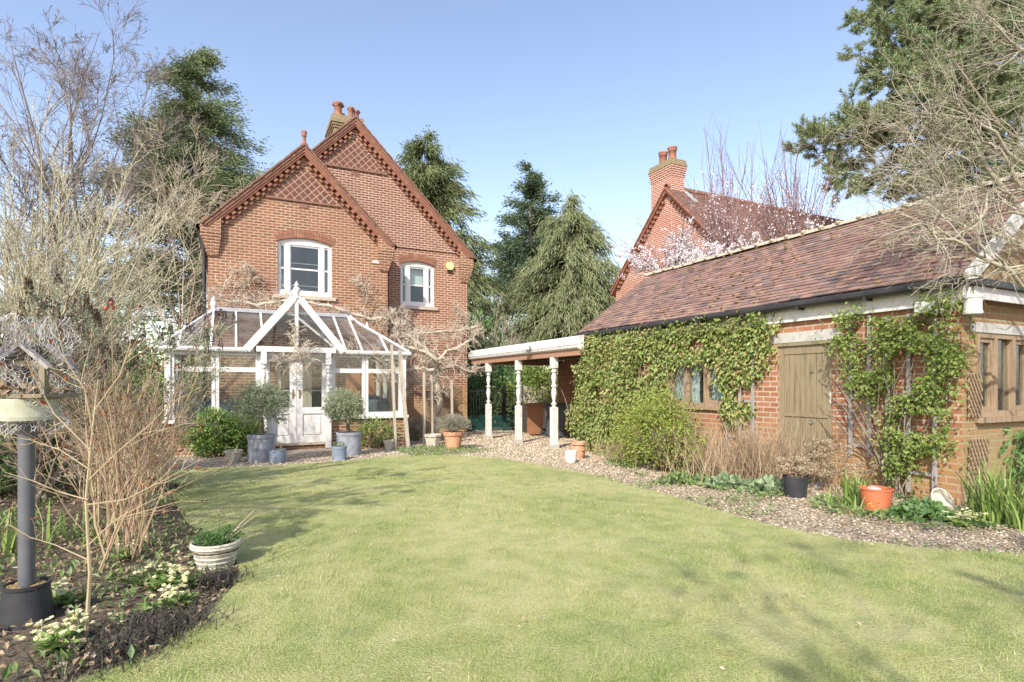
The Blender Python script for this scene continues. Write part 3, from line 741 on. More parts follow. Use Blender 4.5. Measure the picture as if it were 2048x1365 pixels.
mCOVER = mat_noise('dark_cover_cloth', [(0.07, 0.085, 0.10), (0.11, 0.13, 0.15)], 3, 0.7, 0.5, 0.02)
mTEAL = mat_noise('teal_cloth', [(0.10, 0.32, 0.34), (0.22, 0.48, 0.48)], 6, 0.8, 0.2)
def lump(name, c, r, mat, label, cat, seed):
    rr = np.random.default_rng(seed); b2 = MB(); b2.ball((0, 0, 0), 1, 0, 20, 12)
    v = b2.V[0]; e = np.sign(v)*np.abs(v)**.6; e += .06*np.sin(v[:, [1, 2, 0]]*7+seed)
    b2.V[0] = e*np.array(r)+np.array(c)+np.array((0, 0, r[2]*.8))
    o = b2.build(name, mat, None, c, smooth=True); return tag(o, label, cat)
lump('covered_sofa', (-.55, 14.0, .2), (.55, .35, .42), mCOVER, 'dark grey covered sofa inside the left end of the conservatory', 'sofa', 1)
lump('covered_sofa', (.15, 14.6, .2), (.5, .4, .40), mCOVER, 'slate covered sofa behind the right pane of the left conservatory window', 'sofa', 4)
lump('covered_armchair', (3.05, 14.0, .2), (.42, .36, .46), mCOVER, 'dark grey covered armchair inside the right end of the conservatory', 'armchair', 2)
lump('folded_cloth', (-.62, 13.62, .5), (.3, .14, .09), mTEAL, 'pale teal folded cloth on the covered sofa in the conservatory', 'cloth', 3)
m = MB()
for i in range(9): m.box((2.75+i*.1, 15.9, -.1), (2.845+i*.1, 15.93+.01*(i % 2), 1.75))
tag(m.build('timber_screen', mat_noise('orange_pine', [(0.34, 0.14, 0.06), (0.44, 0.20, 0.09)], 3, 0.6, 0.2, stretch=(8, 8, .7)), None, (3.2, 15.9, -.1)), 'orange brown boarded screen inside the right of the conservatory', 'screen')
m = MB(); m.box((C0+.2, QC+.2, -.36), (C1-.2, QH, -.1)); m.build('floor', mSTONE, cons)

# ---------------------------------------------------------------- roof tiles laid one by one
def tiles(mb, o, u, s, L, SL, gauge, w, rng, th=.013, jit=.004, hip=0):
    o, u, s = (np.array(a, float) for a in (o, u, s)); n = np.cross(u, s); n /= np.linalg.norm(n)
    rows = int(SL/gauge); V = []
    for i in range(rows):
        nt_ = int(L/w)+1
        x0 = np.arange(nt_)*w-(w/2 if i % 2 else 0); x1 = np.clip(x0+w-.004, 0, L); x0 = np.clip(x0, 0, L)
        k = x1-x0 > .02; x0, x1 = x0[k], x1[k]; m_ = len(x0)
        a = i*gauge+rng.normal(0, jit, m_); b_ = a+gauge*1.35; lf = .016+rng.normal(0, .003, m_); tw = rng.normal(0, .003, m_)
        wob = .012*np.sin(x0*1.3+i*.05)
        P = lambda x, y, z: o+x[:, None]*u+y[:, None]*s+z[:, None]*n
        V.append(np.stack([P(x0, a, wob+lf-th), P(x1, a, wob+lf-th+tw), P(x1, a, wob+lf+tw+.004), P(x0, a, wob+lf+.004), P(x1, b_, wob+.002+0*a), P(x0, b_, wob+.002+0*a), P(x1, b_, wob-.012+0*a), P(x0, b_, wob-.012+0*a)], 1))
    V = np.concatenate(V); N = len(V); b0 = np.arange(N)[:, None]*8
    mb.add(V.reshape(-1, 3), np.concatenate([b0+np.array([[0, 1, 2, 3]]), b0+np.array([[3, 2, 4, 5]]), b0+np.array([[0, 3, 5, 7]]), b0+np.array([[1, 6, 4, 2]])]), 0)

# ---------------------------------------------------------------- the garage outbuilding
PG, Q0, Q1, PB = 6.96, 3.23, 10.35, 10.75
garage = thing('brick_garage', 'long low brick outbuilding with red clay tiled roof beside the gravel path', 'outbuilding', (8.8, 6.8, 0))
m = MB()
D0, D1, DZ = 4.68, 5.49, 1.89
WQ0, WQ1, WZ0, WZ1 = 6.45, 7.75, .94, 1.80
ho = [[(-D1, -.3), (-D1, DZ), (-D0, DZ), (-D0, -.3)], [(-WQ1, WZ0), (-WQ1, WZ1), (-WQ0, WZ1), (-WQ0, WZ0)]]
ol = [(-Q1, -.4), (-D1-.0001, -.4), (-D0+.0001, -.4), (-Q0, -.4), (-Q0, 2.42), (-Q1, 2.42)]
ho[0] = [(-D1, -.1), (-D1, DZ), (-D0, DZ), (-D0, -.1)]
face_wall(m, ol, ho, PG, .12, axis='p')
m.box((PG+.12, Q1-.2, -.4), (PB, Q1-.001, 2.4)); m.box((PB-.2, Q0+.2, -.4), (PB-.001, Q1-.2, 2.4))
m.build('wall', mBRICKG, garage, uv=True)
m = MB()
EW0, EW1, EZ0, EZ1 = 7.27, 9.3, .945, 1.87
face_wall(m, [(PG, -.4), (PB, -.4), (PB, 2.42), (PG, 2.42)], [[(EW0, EZ0), (EW0, EZ1), (EW1, EZ1), (EW1, EZ0)]], Q0, .12)
m.build('wall', mBRICKE, garage, uv=True)
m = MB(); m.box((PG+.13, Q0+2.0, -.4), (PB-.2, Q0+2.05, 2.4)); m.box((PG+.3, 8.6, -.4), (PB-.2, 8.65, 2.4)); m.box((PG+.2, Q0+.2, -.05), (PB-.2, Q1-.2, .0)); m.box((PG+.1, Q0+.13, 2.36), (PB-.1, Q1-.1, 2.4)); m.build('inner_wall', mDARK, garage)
PRG, ZRG = 8.85, 3.90
m = MB()                                                       # gable ends in timber boards
nb = 26
for q, d in ((Q0-.03, -.025), (Q1+.03, .025)):
    m = MB()
    for i in range(nb):
        a = PG+(PB-PG)*i/nb; c = PG+(PB-PG)*(i+1)/nb-.006
        f_ = lambda p: 2.45+(ZRG-2.47)*(1-abs(p-PRG)/(PRG-PG))
        pl = [(a, 2.43), (c, 2.43), (c, f_(c)), (a, f_(a))]
        if f_((a+c)/2) > 2.5: m.prism(pl, min(q, q+d)+.004*(i % 2), max(q, q+d)+.004*(i % 2))
    m.build('gable_boards', mCLAD, garage)
su = np.array((PRG-6.80, 0, ZRG-2.44)); SL = np.linalg.norm(su); su /= SL
m = MB(); tiles(m, (6.80, Q1+.12, 2.44), (0, -1, 0), su, Q1-Q0+.18, SL, .1, .165, rng)
tiles(m, (2*PRG-6.80, Q0-.06, 2.44), (0, 1, 0), (-su[0], 0, su[2]), Q1-Q0+.18, SL, .1, .165, rng)
gr = m.build('roof', mTILE, garage)
m = MB()
for sd in (-1, 1): m.hexa([(PRG+sd*2.0, Q0-.02, 2.42), (PRG, Q0-.02, ZRG-.06), (PRG, Q1+.08, ZRG-.06), (PRG+sd*2.0, Q1+.08, 2.42), (PRG+sd*2.0, Q0-.02, 2.45), (PRG, Q0-.02, ZRG-.02), (PRG, Q1+.08, ZRG-.02), (PRG+sd*2.0, Q1+.08, 2.45)])
m.build('roof_deck', mOLDWOOD, garage)
m = MB(); q = Q0-.06                                           # half-round ridge tiles bedded in mortar
while q < Q1+.1:
    l = .32+rng.uniform(-.02, .02); an = np.linspace(0.15, math.pi-.15, 9); r = .125+rng.uniform(-.006, .006); dz = rng.uniform(-.01, .01)
    V = [(PRG+r*math.cos(a), y, ZRG-.035+dz+r*math.sin(a)*.75) for y in (q, q+l-.012) for a in an]
    m.add(V, [(i, i+9, i+10, i+1) for i in range(8)]); q += l
    m.ball((PRG-.10, q, ZRG+.02), (.06, .05, .035), 0, 6, 4)
m.build('ridge', mMORT, gr)
m = MB()                                                       # moss tufts on the tiles
n = 330; a = rng.uniform(0, Q1-Q0, n); t = rng.uniform(0, 1, n)**1.3*SL
for i in range(n):
    c = np.array((6.80, Q1+.05, 2.46))+np.array((0, -a[i], 0))+su*(np.round(t[i]/.1)*.1+.09)+np.array((-.5, 0, .8))*.012
    r = rng.uniform(.008, .026); m.ball(c, (r, r*rng.uniform(1, 2.2), r*.7), 0, 6, 4)
m.build('moss', mat_noise('roof_moss', [(0.16, 0.13, 0.05), (0.28, 0.2, 0.10), (0.11, 0.10, 0.035)], 20, 0.95, 0.6), gr)['kind'] = 'stuff'
m = MB(); m.box((6.90, Q0-.12, 2.17), (6.955, Q1+.08, 2.36)); m.bar((6.86, Q0-.09, 2.40), (PRG+.02, Q0-.09, ZRG-.05), .03, .17); m.bar((2*PRG-6.86, Q0-.09, 2.40), (PRG-.02, Q0-.095, ZRG-.05), .03, .17)
m.box((6.9, Q0-.15, 2.20), (PB+.05, Q0-.13, 2.33)); m.build('bargeboard', mWHITEW, garage)
m = MB(); m.tubes([[(6.80, Q0-.08, 2.385), (6.80, Q1+.16, 2.385)]], [[.055, .055]], 10)
for q in np.arange(Q0, Q1, .9): m.box((6.75, q, 2.31), (6.90, q+.03, 2.36)); m.tubes([[(6.80, q+.3, 2.385), (6.80, q+.38, 2.385)]], [[.061]*2], 10)
m.box((6.85, Q0-.21, 2.335), (PB, Q0-.11, 2.40)); m.build('gutter', mGUT, garage, smooth=False)
m = MB(); n = 8                                                # ledged plank door
w = (D1-D0-.16)/n
for i in range(n): m.box((PG+.03, D0+.08+i*w+.003, .0), (PG+.06, D0+.08+(i+1)*w-.003, 1.72))
for a in (D0, D1-.08): m.box((PG+.02, a, -.02), (PG+.08, a+.08, 1.84))
m.box((PG+.02, D0+.08, 1.725), (PG+.075, D1-.08, 1.84)); m.box((PG+.015, D0+.06, .86), (PG+.045, D1-.06, .905)); m.box((PG-.01, D0-.02, 1.842), (PG+.08, D1+.02, 1.885))
d = m.build('door', mDOORW, garage)
m = MB(); m.box((PG+.012, D0+.03, 1.06), (PG+.02, D0+.045, 1.2)); m.box((PG+.012, D0+.03, .45), (PG+.02, D0+.045, .6)); m.build('hinge', mWHITEW, d)
m = MB(); m.tubes([[(PG+.05, D0+.3, .80), (PG-.0, D0+.3, .80)]], [[.012, .022]], 8); m.build('handle', mGREYP, d)
m = MB(); m.box((PG-.012, D0-.12, 1.89), (PG+.1, D1+.12, 2.03)); m.build('lintel', mLINTEL, garage)
m = MB(); m.box((EW0-.15, Q0-.012, 1.875), (EW1+.15, Q0+.1, 1.985)); m.build('lintel', mLINTEL, garage)
m = MB(); m.box((PG-.25, D0-.25, -.03), (PG+.12, D1+.2, .005)); m.build('threshold', mGREYW, garage)
def oak_window(axis, a0, a1, z0, z1, pos, n):
    m = MB(); g = MB()
    def bx(u0, u1, y0, y1, d0, d1, mm=None):
        mm = mm or m
        if axis == 'p': mm.box((pos+d0, u0, y0), (pos+d1, u1, y1))
        else: mm.box((u0, pos+d0, y0), (u1, pos+d1, y1))
    bx(a0, a1, z0, z0+.06, .0, .10); bx(a0, a1, z1-.05, z1, .0, .10)
    w = (a1-a0)/n
    for i in range(n+1):
        c = min(max(a0+i*w, a0+.03), a1-.03); bx(c-.03, c+.03, z0+.06, z1-.05, .0, .10)
    for i in range(n):
        u0 = a0+i*w+.033; u1 = a0+(i+1)*w-.033
        if i != 1:
            for e in ((u0, u0+.04, z0+.062, z1-.052), (u1-.04, u1, z0+.062, z1-.052), (u0+.04, u1-.04, z0+.062, z0+.11), (u0+.04, u1-.04, z1-.10, z1-.052)): bx(*e, .02, .08)
        bx(u0, u1, z0+.06, z1-.05, .055, .06, g)
    fr = m.build('window', mOLDWOOD, garage); g.build('pane', mGLASS, fr)
    s = MB()
    if axis == 'p': s.box((pos-.05, a0-.06, z0-.05), (pos+.1, a1+.06, z0-.002))
    else: s.box((a0-.06, pos-.07, z0-.06), (a1+.06, pos+.1, z0-.002))
    s.build('sill', mOLDWOOD, fr)
oak_window('p', WQ0, WQ1, WZ0, WZ1, PG, 3); oak_window('q', EW0, EW1, EZ0, EZ1, Q0, 5)
m = MB(); m.box((PG+.14, 7.15, .98), (PG+.16, 7.72, 1.78)); m.build('curtain', mCURT, garage); m = MB(); m.box((PG+.14, 6.5, 1.0), (PG+.16, 6.9, 1.75)); m.build('curtain', mCURT, garage)
m = MB()
m.box((7.42, Q0+.25, .92), (7.52, Q0+.4, 1.35)); m.box((7.38, Q0+.25, .6), (7.62, Q0+.45, .92))
tag(m.build('blue_crate', mat_noise('blue_paint', [(0.04, 0.10, 0.34), (0.08, 0.17, 0.45)], 6, 0.5, 0.1), None, (7.5, Q0+.35, .6)), 'blue plastic box behind the end window of the outbuilding', 'box')

# ---------------------------------------------------------------- the carport and what stands in it
carport = thing('carport', 'flat roofed open carport with white fascia on turned white posts', 'carport', (8, 13, -.2))
m = MB(); n = 8
prof = [(6.62, 2.36), (6.50, 2.335), (6.44, 2.26), (6.43, 2.16), (6.45, 2.09), (6.50, 2.06), (6.62, 2.06)]
QA, QB = 9.95, 16.04
for j in range(2):                                             # boarded fascia with a shallow groove between boards
    pass
V = [(p, QA, z) for p, z in prof]+[(p, QB, z) for p, z in prof]
k = len(prof)
m.add(V, [(i, i+1, i+1+k, i+k) for i in range(k-1)]); m.poly([V[i] for i in range(k)][::-1]); m.poly([V[i+k] for i in range(k)])
for z, p in ((2.26, 6.436), (2.16, 6.426)): m.box((p, QA, z-.006), (p+.01, QB, z+.006))
m.box((6.62, QB-.12, 2.06), (9.7, QB, 2.36))
m.build('fascia', mWHITEW, carport)
m = MB(); m.box((6.62, QA, 2.30), (9.7, QB-.12, 2.345)); 
for q in np.arange(QA+.3, QB-.2, .6): m.box((6.64, q, 2.10), (9.6, q+.06, 2.30))
m.build('roof', mat_noise('brown_soffit', [(0.20, 0.12, 0.08), (0.27, 0.17, 0.11)], 3, 0.8, 0.2, stretch=(1, 8, 1)), carport)
m = MB(); m.box((6.52, QA, 1.93), (6.66, QB-.05, 2.058)); m.box((6.66, QB-.2, 1.93), (9.6, QB-.06, 2.058)); m.build('beam', mat_noise('brown_beam', [(0.30, 0.17, 0.11), (0.38, 0.23, 0.15)], 3, 0.75, 0.2, stretch=(8, .6, 8)), carport)
for x in (1108, 1037, 977):
    q = onp(x, 6.58); zz = float(gz(6.58, q))
    po = post('post', 6.58, q, zz+.09, 1.93, carport, mWHITEW, 1.12)
    m = MB(); m.box((6.49, q-.09, zz-.05), (6.67, q+.09, zz+.088)); m.build('footing', mLINTEL, po)
def floodlight(c, d, lab, face):
    t = thing('floodlight', lab, 'lamp', c)
    c = np.array(c, float); d = np.array(d, float); d /= np.linalg.norm(d); s = np.cross(d, (0, 0, 1)); s /= np.linalg.norm(s); u = np.cross(s, d)
    m = MB(); f = c+d*.06
    m.hexa([f-s*.10-u*.06-d*.05, f+s*.10-u*.06-d*.05, f+s*.08-u*.045-d*.12, f-s*.08-u*.045-d*.12, f-s*.10+u*.06-d*.05, f+s*.10+u*.06-d*.05, f+s*.08+u*.045-d*.12, f-s*.08+u*.045-d*.12])
    m.hexa([f-s*.115-u*.075, f+s*.115-u*.075, f+s*.10-u*.065-d*.05, f-s*.10-u*.065-d*.05, f-s*.115+u*.075, f+s*.115+u*.075, f+s*.10+u*.065-d*.05, f-s*.10+u*.065-d*.05])
    m.bar(f-d*.13, f-d*.22-u*.02, .04); m.build('lamp_body', mBLACK if face else mGREYP, t)
    g = MB(); g.add([f-s*.105-u*.066+d*.002, f+s*.105-u*.066+d*.002, f+s*.105+u*.066+d*.002, f-s*.105+u*.066+d*.002], [(0, 1, 2, 3)]); g.build('lamp_glass', mat_noise('frosted_glass', [(0.62, 0.66, 0.66), (0.7, 0.73, 0.73)], 5, 0.2, 0), t)
floodlight((6.30, onp(1058, 6.40), 2.24), (-.6, -.7, -.35), 'small grey floodlight on the white carport fascia', False)
floodlight((6.84, 3.52, 2.16), (-.8, -.5, -.15), 'square black framed floodlight high on the ivy clad brick corner', True)
wl = thing('boundary_wall', 'shaded brick side wall at the back of the carport', 'wall', (9.7, 13, -.2))
m = MB(); m.box((9.62, 10.4, -.5), (9.85, 16.02, 2.09)); m.build('wall', mBRICKG, wl, uv=True)
def wheelie(x, y, face, body, lid, lab, rot, label2=True, s=1.0):
    t = thing('wheelie_bin', lab, 'bin', (x, y, float(gz(x, y))), 'wheelie bins under the carport')
    t.rotation_euler = (0, 0, rot); t.scale = (s, s, s)
    t['_o'] = (0, 0, 0)
    m = MB(); b_ = [(-.19, -.21), (.19, -.21), (.19, .19), (-.19, .19)]; tp = [(-.26, -.27), (.26, -.27), (.26, .26), (-.26, .26)]
    v = [(p, q, .06) for p, q in b_]+[(p, q, .93) for p, q in tp]; m.hexa([v[0], v[1], v[2], v[3], v[4], v[5], v[6], v[7]])
    m.box((-.285, -.295, .90), (.285, .28, .945))
    for p in (-.12, .12): m.box((p-.012, -.262, .1), (p+.012, -.2, .86))
    m.build('bin_body', body, t)
    m = MB(); m.hexa([(-.30, -.33, .947), (.30, -.33, .947), (.30, .30, .947), (-.30, .30, .947), (-.27, -.30, 1.0), (.27, -.30, 1.0), (.25, .24, 1.04), (-.25, .24, 1.04)]); m.tubes([[(-.24, .33, .93), (.24, .33, .93)]], [[.018]*2], 8); m.build('lid', lid, t)
    for p in (-.24, .24):
        m = MB(); a = np.linspace(0, 2*np.pi, 17)
        m.lathe([(.03, -.025), (.10, -.025), (.105, 0), (.10, .025), (.03, .025)], (0, 0, 0), 16)
        m.V = [np.stack([v[:, 2]+p, v[:, 0]+.24, v[:, 1]+.105], 1) for v in m.V]; m.build('wheel', mPLAST, t, smooth=False)
    m = MB(); m.box((-.08, -.272, .66), (.06, -.262, .80)); m.box((-.20, -.262, .62), (-.12, -.252, .78)); m.build('sticker', mat_noise('white_sticker', [(0.7, 0.72, 0.75), (0.5, 0.6, 0.72)], 9, 0.5, 0), t)
    return t
mBINB = mat_noise('brown_bin', [(0.21, 0.10, 0.048), (0.26, 0.125, 0.06)], 4, 0.5, 0.05)
mBIND = mat_noise('charcoal_bin', [(0.055, 0.062, 0.07), (0.075, 0.082, 0.09)], 4, 0.5, 0.05)
mBINU = mat_noise('blue_bin', [(0.03, 0.04, 0.16), (0.05, 0.06, 0.22)], 4, 0.5, 0.05)
g1 = gp(1106, 874); g2 = gp(1062, 868); 
wheelie(8.42, 14.15, 0, mBIND, mBIND, 'charcoal wheelie bin with a white label standing in front of the brown bin', -2.0)
wheelie(8.42, 15.35, 0, mBINB, mBINB, 'brown wheelie bin with blue stickers beside the timber fence', -2.1)
wheelie(9.05, 13.0, 0, mBINU, mBINU, 'dark blue wheelie bin half hidden by ivy at the carport wall', -1.7)
# railings with a gate, between the house corner and the fence
gate = thing('iron_gate', 'black iron railing gate between the house corner and the timber fence', 'gate', (8.0, 17.6, -.3))
m = MB()
for i, p in enumerate(np.arange(7.15, 9.0, .105)): m.tubes([[(p, 17.6, -.28), (p, 17.6, 1.14)], ], [[.010, .010]], 6)
for z in (-.18, 1.06): m.box((7.08, 17.585, z), (8.35, 17.615, z+.035)); m.box((8.45, 17.585, z), (9.02, 17.615, z+.035))
m.build('railings', mBLACK, gate)
m = MB(); m.box((8.36, 17.54, -.4), (8.45, 17.66, 1.28)); m.build('gate_post', mBLACK, gate)
m = MB(); m.box((8.33, 17.52, .42), (8.37, 17.54, .52)); m.build('latch', mBLACK, gate)
m = MB()
for i in range(44): p = 7.1+i*.043; m.tubes([[(p, 17.5, -.3), (p, 17.5, .26)]], [[.0025]*2], 3)
for i in range(14): z = -.3+i*.043; m.tubes([[(7.1, 17.5, z), (9.0, 17.5, z)]], [[.0025]*2], 3)
tag(m.build('plastic_netting', mat_noise('green_plastic', [(0.04, 0.20, 0.17), (0.06, 0.25, 0.21)], 5, 0.5, 0), None, (8, 17.5, -.3)), 'low green plastic mesh tied along the foot of the iron railings', 'netting')
fence = thing('timber_fence', 'pale close board timber fence beyond the bins under the carport', 'fence', (10.5, 17.7, -.3))
m = MB()
for i in range(24): p = 9.05+i*.14; m.box((p, 17.68+.012*(i % 2), -.35), (p+.146, 17.70+.012*(i % 2), 1.25+.02*math.sin(i*2.3)))
m.build('fence_boards', mFENCEW, fence)
m = MB()
for p in (9.0, 11.0): m.box((p-.05, 17.55, -.4), (p+.05, 17.67, 1.42))
m.build('fence_post', mGREYW, fence)

# ---------------------------------------------------------------- the neighbour's house
nb = thing('neighbour_house', 'neighbouring red brick gabled house with tall chimney behind the outbuilding', 'house', (20, 16, 0))
PN, QN, ZN, HN = 14.3, 15.9, 8.55, 3.2
m = MB()
m.poly([(PN, QN+HN, 5.3), (PN, QN+HN, -.5), (PN, QN-HN, -.5), (PN, QN-HN, 5.3), (PN, QN, ZN-.08)])
m.box((PN+.001, QN-HN, -.5), (28, QN-HN+.2, 5.3)); m.box((PN+.001, QN+HN-.2, -.5), (28, QN+HN, 5.3)); m.box((27.8, QN-HN+.2, -.5), (28, QN+HN-.2, 5.3))
m.build('wall', mBRICKN, nb, uv=True)
m = MB()
for sd in (-1, 1):
    s = 0.3
    for n0, n1, d in ((.0, .06, .22), (.062, .14, .17)):
        a = [(QN+sd*(n0*.0), ZN-n0*1.4), (QN+sd*HN*1.04, ZN-HN*1.04-n0*1.4), (QN+sd*HN*1.04, ZN-HN*1.04-n1*1.4), (QN, ZN-n1*1.4)]
        V = [(PN-d, q, z) for q, z in a]+[(PN+.1, q, z) for q, z in a]; m.hexa([V[0], V[1], V[2], V[3], V[4], V[5], V[6], V[7]] if sd < 0 else [V[3], V[2], V[1], V[0], V[7], V[6], V[5], V[4]])
    while s < HN*1.4-.3:
        c = (QN+sd*s*.707, ZN-s*.707-.30); m.box((PN-.12, c[0]-.05, c[1]-.05), (PN+.02, c[0]+.05, c[1]+.05)); s += .2
m.build('verge_moulding', mTERRA, nb)
r = math.sqrt(.5); SLN = (HN+.12)/r
m = MB(); tiles(m, (PN-.2, QN-HN-.12, ZN-HN-.12), (1, 0, 0), (0, r, r), 13.9, SLN, .1, .165, rng, th=.014)
nr = m.build('roof', mTILEN, nb)
m = MB(); m.hexa([(PN-.15, QN-HN-.1, ZN-HN-.16), (28, QN-HN-.1, ZN-HN-.16), (28, QN, ZN-.06), (PN-.15, QN, ZN-.06), (PN-.15, QN-HN-.1, ZN-HN-.12), (28, QN-HN-.1, ZN-HN-.12), (28, QN, ZN-.01), (PN-.15, QN, ZN-.01)])
m.hexa([(PN-.15, QN, ZN-.06), (28, QN, ZN-.06), (28, QN+HN+.1, ZN-HN-.16), (PN-.15, QN+HN+.1, ZN-HN-.16), (PN-.15, QN, ZN-.01), (28, QN, ZN-.01), (28, QN+HN+.1, ZN-HN-.12), (PN-.15, QN+HN+.1, ZN-HN-.12)])
m.build('roof_deck', mTERRAD, nb)
m = MB()
for i in range(38): p = PN-.15+i*.36; m.tubes([[(p, QN, ZN), (p+.34, QN, ZN)]], [[.11, .115]], 10)
m.build('ridge', mTERRAD, nr)
CXa, CXb, CYa, CYb = 14.28, 14.9, 15.75, 16.85
m = MB(); m.box((CXa, CYa, 5), (CXb, CYb, 8.95))
for i in range(5): e = .015+.014*i; m.box((CXa-e, CYa-e, 8.95+.08*i), (CXb+e, CYb+e, 9.02+.08*i))
m.build('chimney', mBRICKN, nr, uv=True)
m = MB()
for i in range(3): e = .085-.02*i; m.box((CXa-e, CYa-e, 9.345+.08*i), (CXb+e, CYb+e, 9.42+.08*i))
m.build('chimney_cap', mLICH, nr, uv=True)
chimney_pot(14.6, 16.05, 9.58, .15, .55, mTERRA, nb); chimney_pot(14.6, 16.55, 9.58, .15, .55, mTERRA, nb)
m = MB(); m.hexa([(PN+.62, QN-.62, ZN-.66), (PN+.82, QN-.62, ZN-.66), (PN+.82, QN-.02, ZN-.06), (PN+.62, QN-.02, ZN-.06), (PN+.62, QN-.62, ZN-.53), (PN+.82, QN-.62, ZN-.56), (PN+.82, QN-.02, ZN+.02), (PN+.62, QN-.02, ZN+.06)]); m.build('flashing', mGREYP, nb)
m = MB(); c = np.array((21.5, QN-1.7, ZN-1.7)); u = np.array((1, 0, 0)); s = np.array((0, r, r)); n_ = np.array((0, -r, r))
m.hexa([c-u*.4-s*.6+n_*.03, c+u*.4-s*.6+n_*.03, c+u*.4+s*.6+n_*.03, c-u*.4+s*.6+n_*.03, c-u*.4-s*.6+n_*.12, c+u*.4-s*.6+n_*.12, c+u*.4+s*.6+n_*.12, c-u*.4+s*.6+n_*.12]); m.build('skylight', mGREYP, nr)
m = MB(); m.tubes([[(PN-.3, QN+HN+.14, ZN-HN-.14), (28, QN+HN+.14, ZN-HN-.14)]], [[.06]*2], 8); m.build('gutter', mGUT, nb)

# ================================================================ plants
def rv(rng, n): return nrm(rng.normal(0, 1, (n, 3)))
def dome(mb, c, r, n, L, W, rng, mat=0, shell=.55, out=.7, up=.3, zmin=-.2, fold=.25, lump=0.0):
    d = rv(rng, int(n*1.6)); d = d[d[:, 2] > zmin][:n]; n = len(d)
    rad = rng.uniform(shell, 1, n)**.7
    if lump: rad = rad*(1-lump+2*lump*vnoise(d[:, 0]*2+d[:, 2]*1.3, d[:, 1]*2+d[:, 2], 1.2, int(abs(c[0]*7+c[1]*13)) % 99))
    P = np.array(c)+d*rad[:, None]*np.array(r)
    D = d*out+rng.normal(0, .6, (n, 3)); D[:, 2] += up
    N = d+rng.normal(0, .5, (n, 3))+np.array((0, 0, .6))
    k = rng.uniform(.65, 1.3, n)
    mb.leaves(P, D, N, L*k, W*k, mat, fold)
mBARK = mat_noise('grey_bark', [(0.16, 0.13, 0.10), (0.26, 0.22, 0.17), (0.12, 0.10, 0.07)], 7, 0.9, 0.5)
mTWIG = mat_noise('pale_lichen_twig', [(0.30, 0.26, 0.18), (0.44, 0.40, 0.29), (0.24, 0.21, 0.14)], 9, 0.9, 0.3)
mBEECH = mat_noise('purple_grey_twig', [(0.16, 0.135, 0.12), (0.25, 0.215, 0.185)], 3, 0.9, 0)
mWILL = mat_noise('olive_willow_stem', [(0.36, 0.33, 0.20), (0.46, 0.43, 0.29), (0.30, 0.27, 0.16)], 4, 0.8, 0)
mWIST = mat_noise('wisteria_wood', [(0.40, 0.34, 0.25), (0.54, 0.47, 0.37), (0.31, 0.26, 0.19)], 9, 0.9, 0.5, 0.01)
mROSE = mat_noise('rose_stem', [(0.28, 0.17, 0.11), (0.40, 0.29, 0.19), (0.30, 0.28, 0.12)], 5, 0.7, 0.1)
mROSEG = mat_noise('rose_green_stem', [(0.34, 0.27, 0.15), (0.44, 0.36, 0.23)], 5, 0.7, 0.1)
mCHER = mat_noise('cherry_twig', [(0.15, 0.08, 0.075), (0.22, 0.13, 0.12)], 5, 0.7, 0)
mSEQ = mat_leaf('sequoia_spray', [(0.156, 0.216, 0.096), (0.240, 0.288, 0.132), (0.108, 0.168, 0.096), (0.312, 0.324, 0.168)], 0.7, .15, .15)
mSPR = mat_leaf('fir_spray', [(0.09, 0.15, 0.09), (0.14, 0.20, 0.11), (0.19, 0.24, 0.13), (0.07, 0.12, 0.08)], 0.7, .15, .15)
mCYP = mat_leaf('cypress_spray', [(0.21, 0.25, 0.12), (0.29, 0.32, 0.16), (0.16, 0.21, 0.10), (0.36, 0.36, 0.21)], 0.7, .2, .15)
mCYPD = mat_leaf('cypress_spray_olive', [(0.15, 0.20, 0.085), (0.22, 0.26, 0.11), (0.12, 0.17, 0.075), (0.28, 0.28, 0.14)], 0.7, .2, .15)
mPINE = mat_leaf('pine_needle', [(0.158, 0.235, 0.131), (0.262, 0.328, 0.158), (0.367, 0.399, 0.183), (0.131, 0.200, 0.144)], 0.6, .15, .2)
mHEDGE = mat_leaf('dark_laurel_leaf', [(0.072, 0.152, 0.052), (0.121, 0.223, 0.072), (0.182, 0.305, 0.090)], 0.4, .2, .4)
mIVY = mat_leaf('yellow_green_ivy', [(0.12, 0.21, 0.05), (0.26, 0.34, 0.09), (0.20, 0.30, 0.07), (0.36, 0.40, 0.14), (0.16, 0.25, 0.06), (0.40, 0.36, 0.15), (0.30, 0.36, 0.12), (0.32, 0.18, 0.09)], 0.45, .25, .35)
mCLIMB = mat_leaf('fresh_climber_leaf', [(0.11, 0.19, 0.035), (0.21, 0.29, 0.06), (0.15, 0.24, 0.05), (0.32, 0.36, 0.12), (0.26, 0.31, 0.08)], 0.4, .3, .35)
mSHRUB = mat_leaf('euonymus_leaf', [(0.216, 0.300, 0.060), (0.336, 0.372, 0.084), (0.144, 0.240, 0.048), (0.432, 0.408, 0.108)], 0.45, .25, .3)
mCHOI = mat_leaf('glossy_shrub_leaf', [(0.101, 0.203, 0.051), (0.203, 0.338, 0.075), (0.372, 0.456, 0.118), (0.068, 0.144, 0.051)], 0.35, .2, .4)
mOLIVE = mat_leaf('olive_leaf', [(0.202, 0.252, 0.151), (0.336, 0.386, 0.235), (0.454, 0.487, 0.319), (0.151, 0.202, 0.101)], 0.5, .15, .3)
mGREYL = mat_leaf('buddleia_leaf', [(0.264, 0.312, 0.216), (0.384, 0.420, 0.312), (0.192, 0.240, 0.144)], 0.7, .2, .15)
mSEED = mat_leaf('brown_seed_head', [(0.085, 0.055, 0.045), (0.14, 0.095, 0.075)], 0.9, 0, .1)
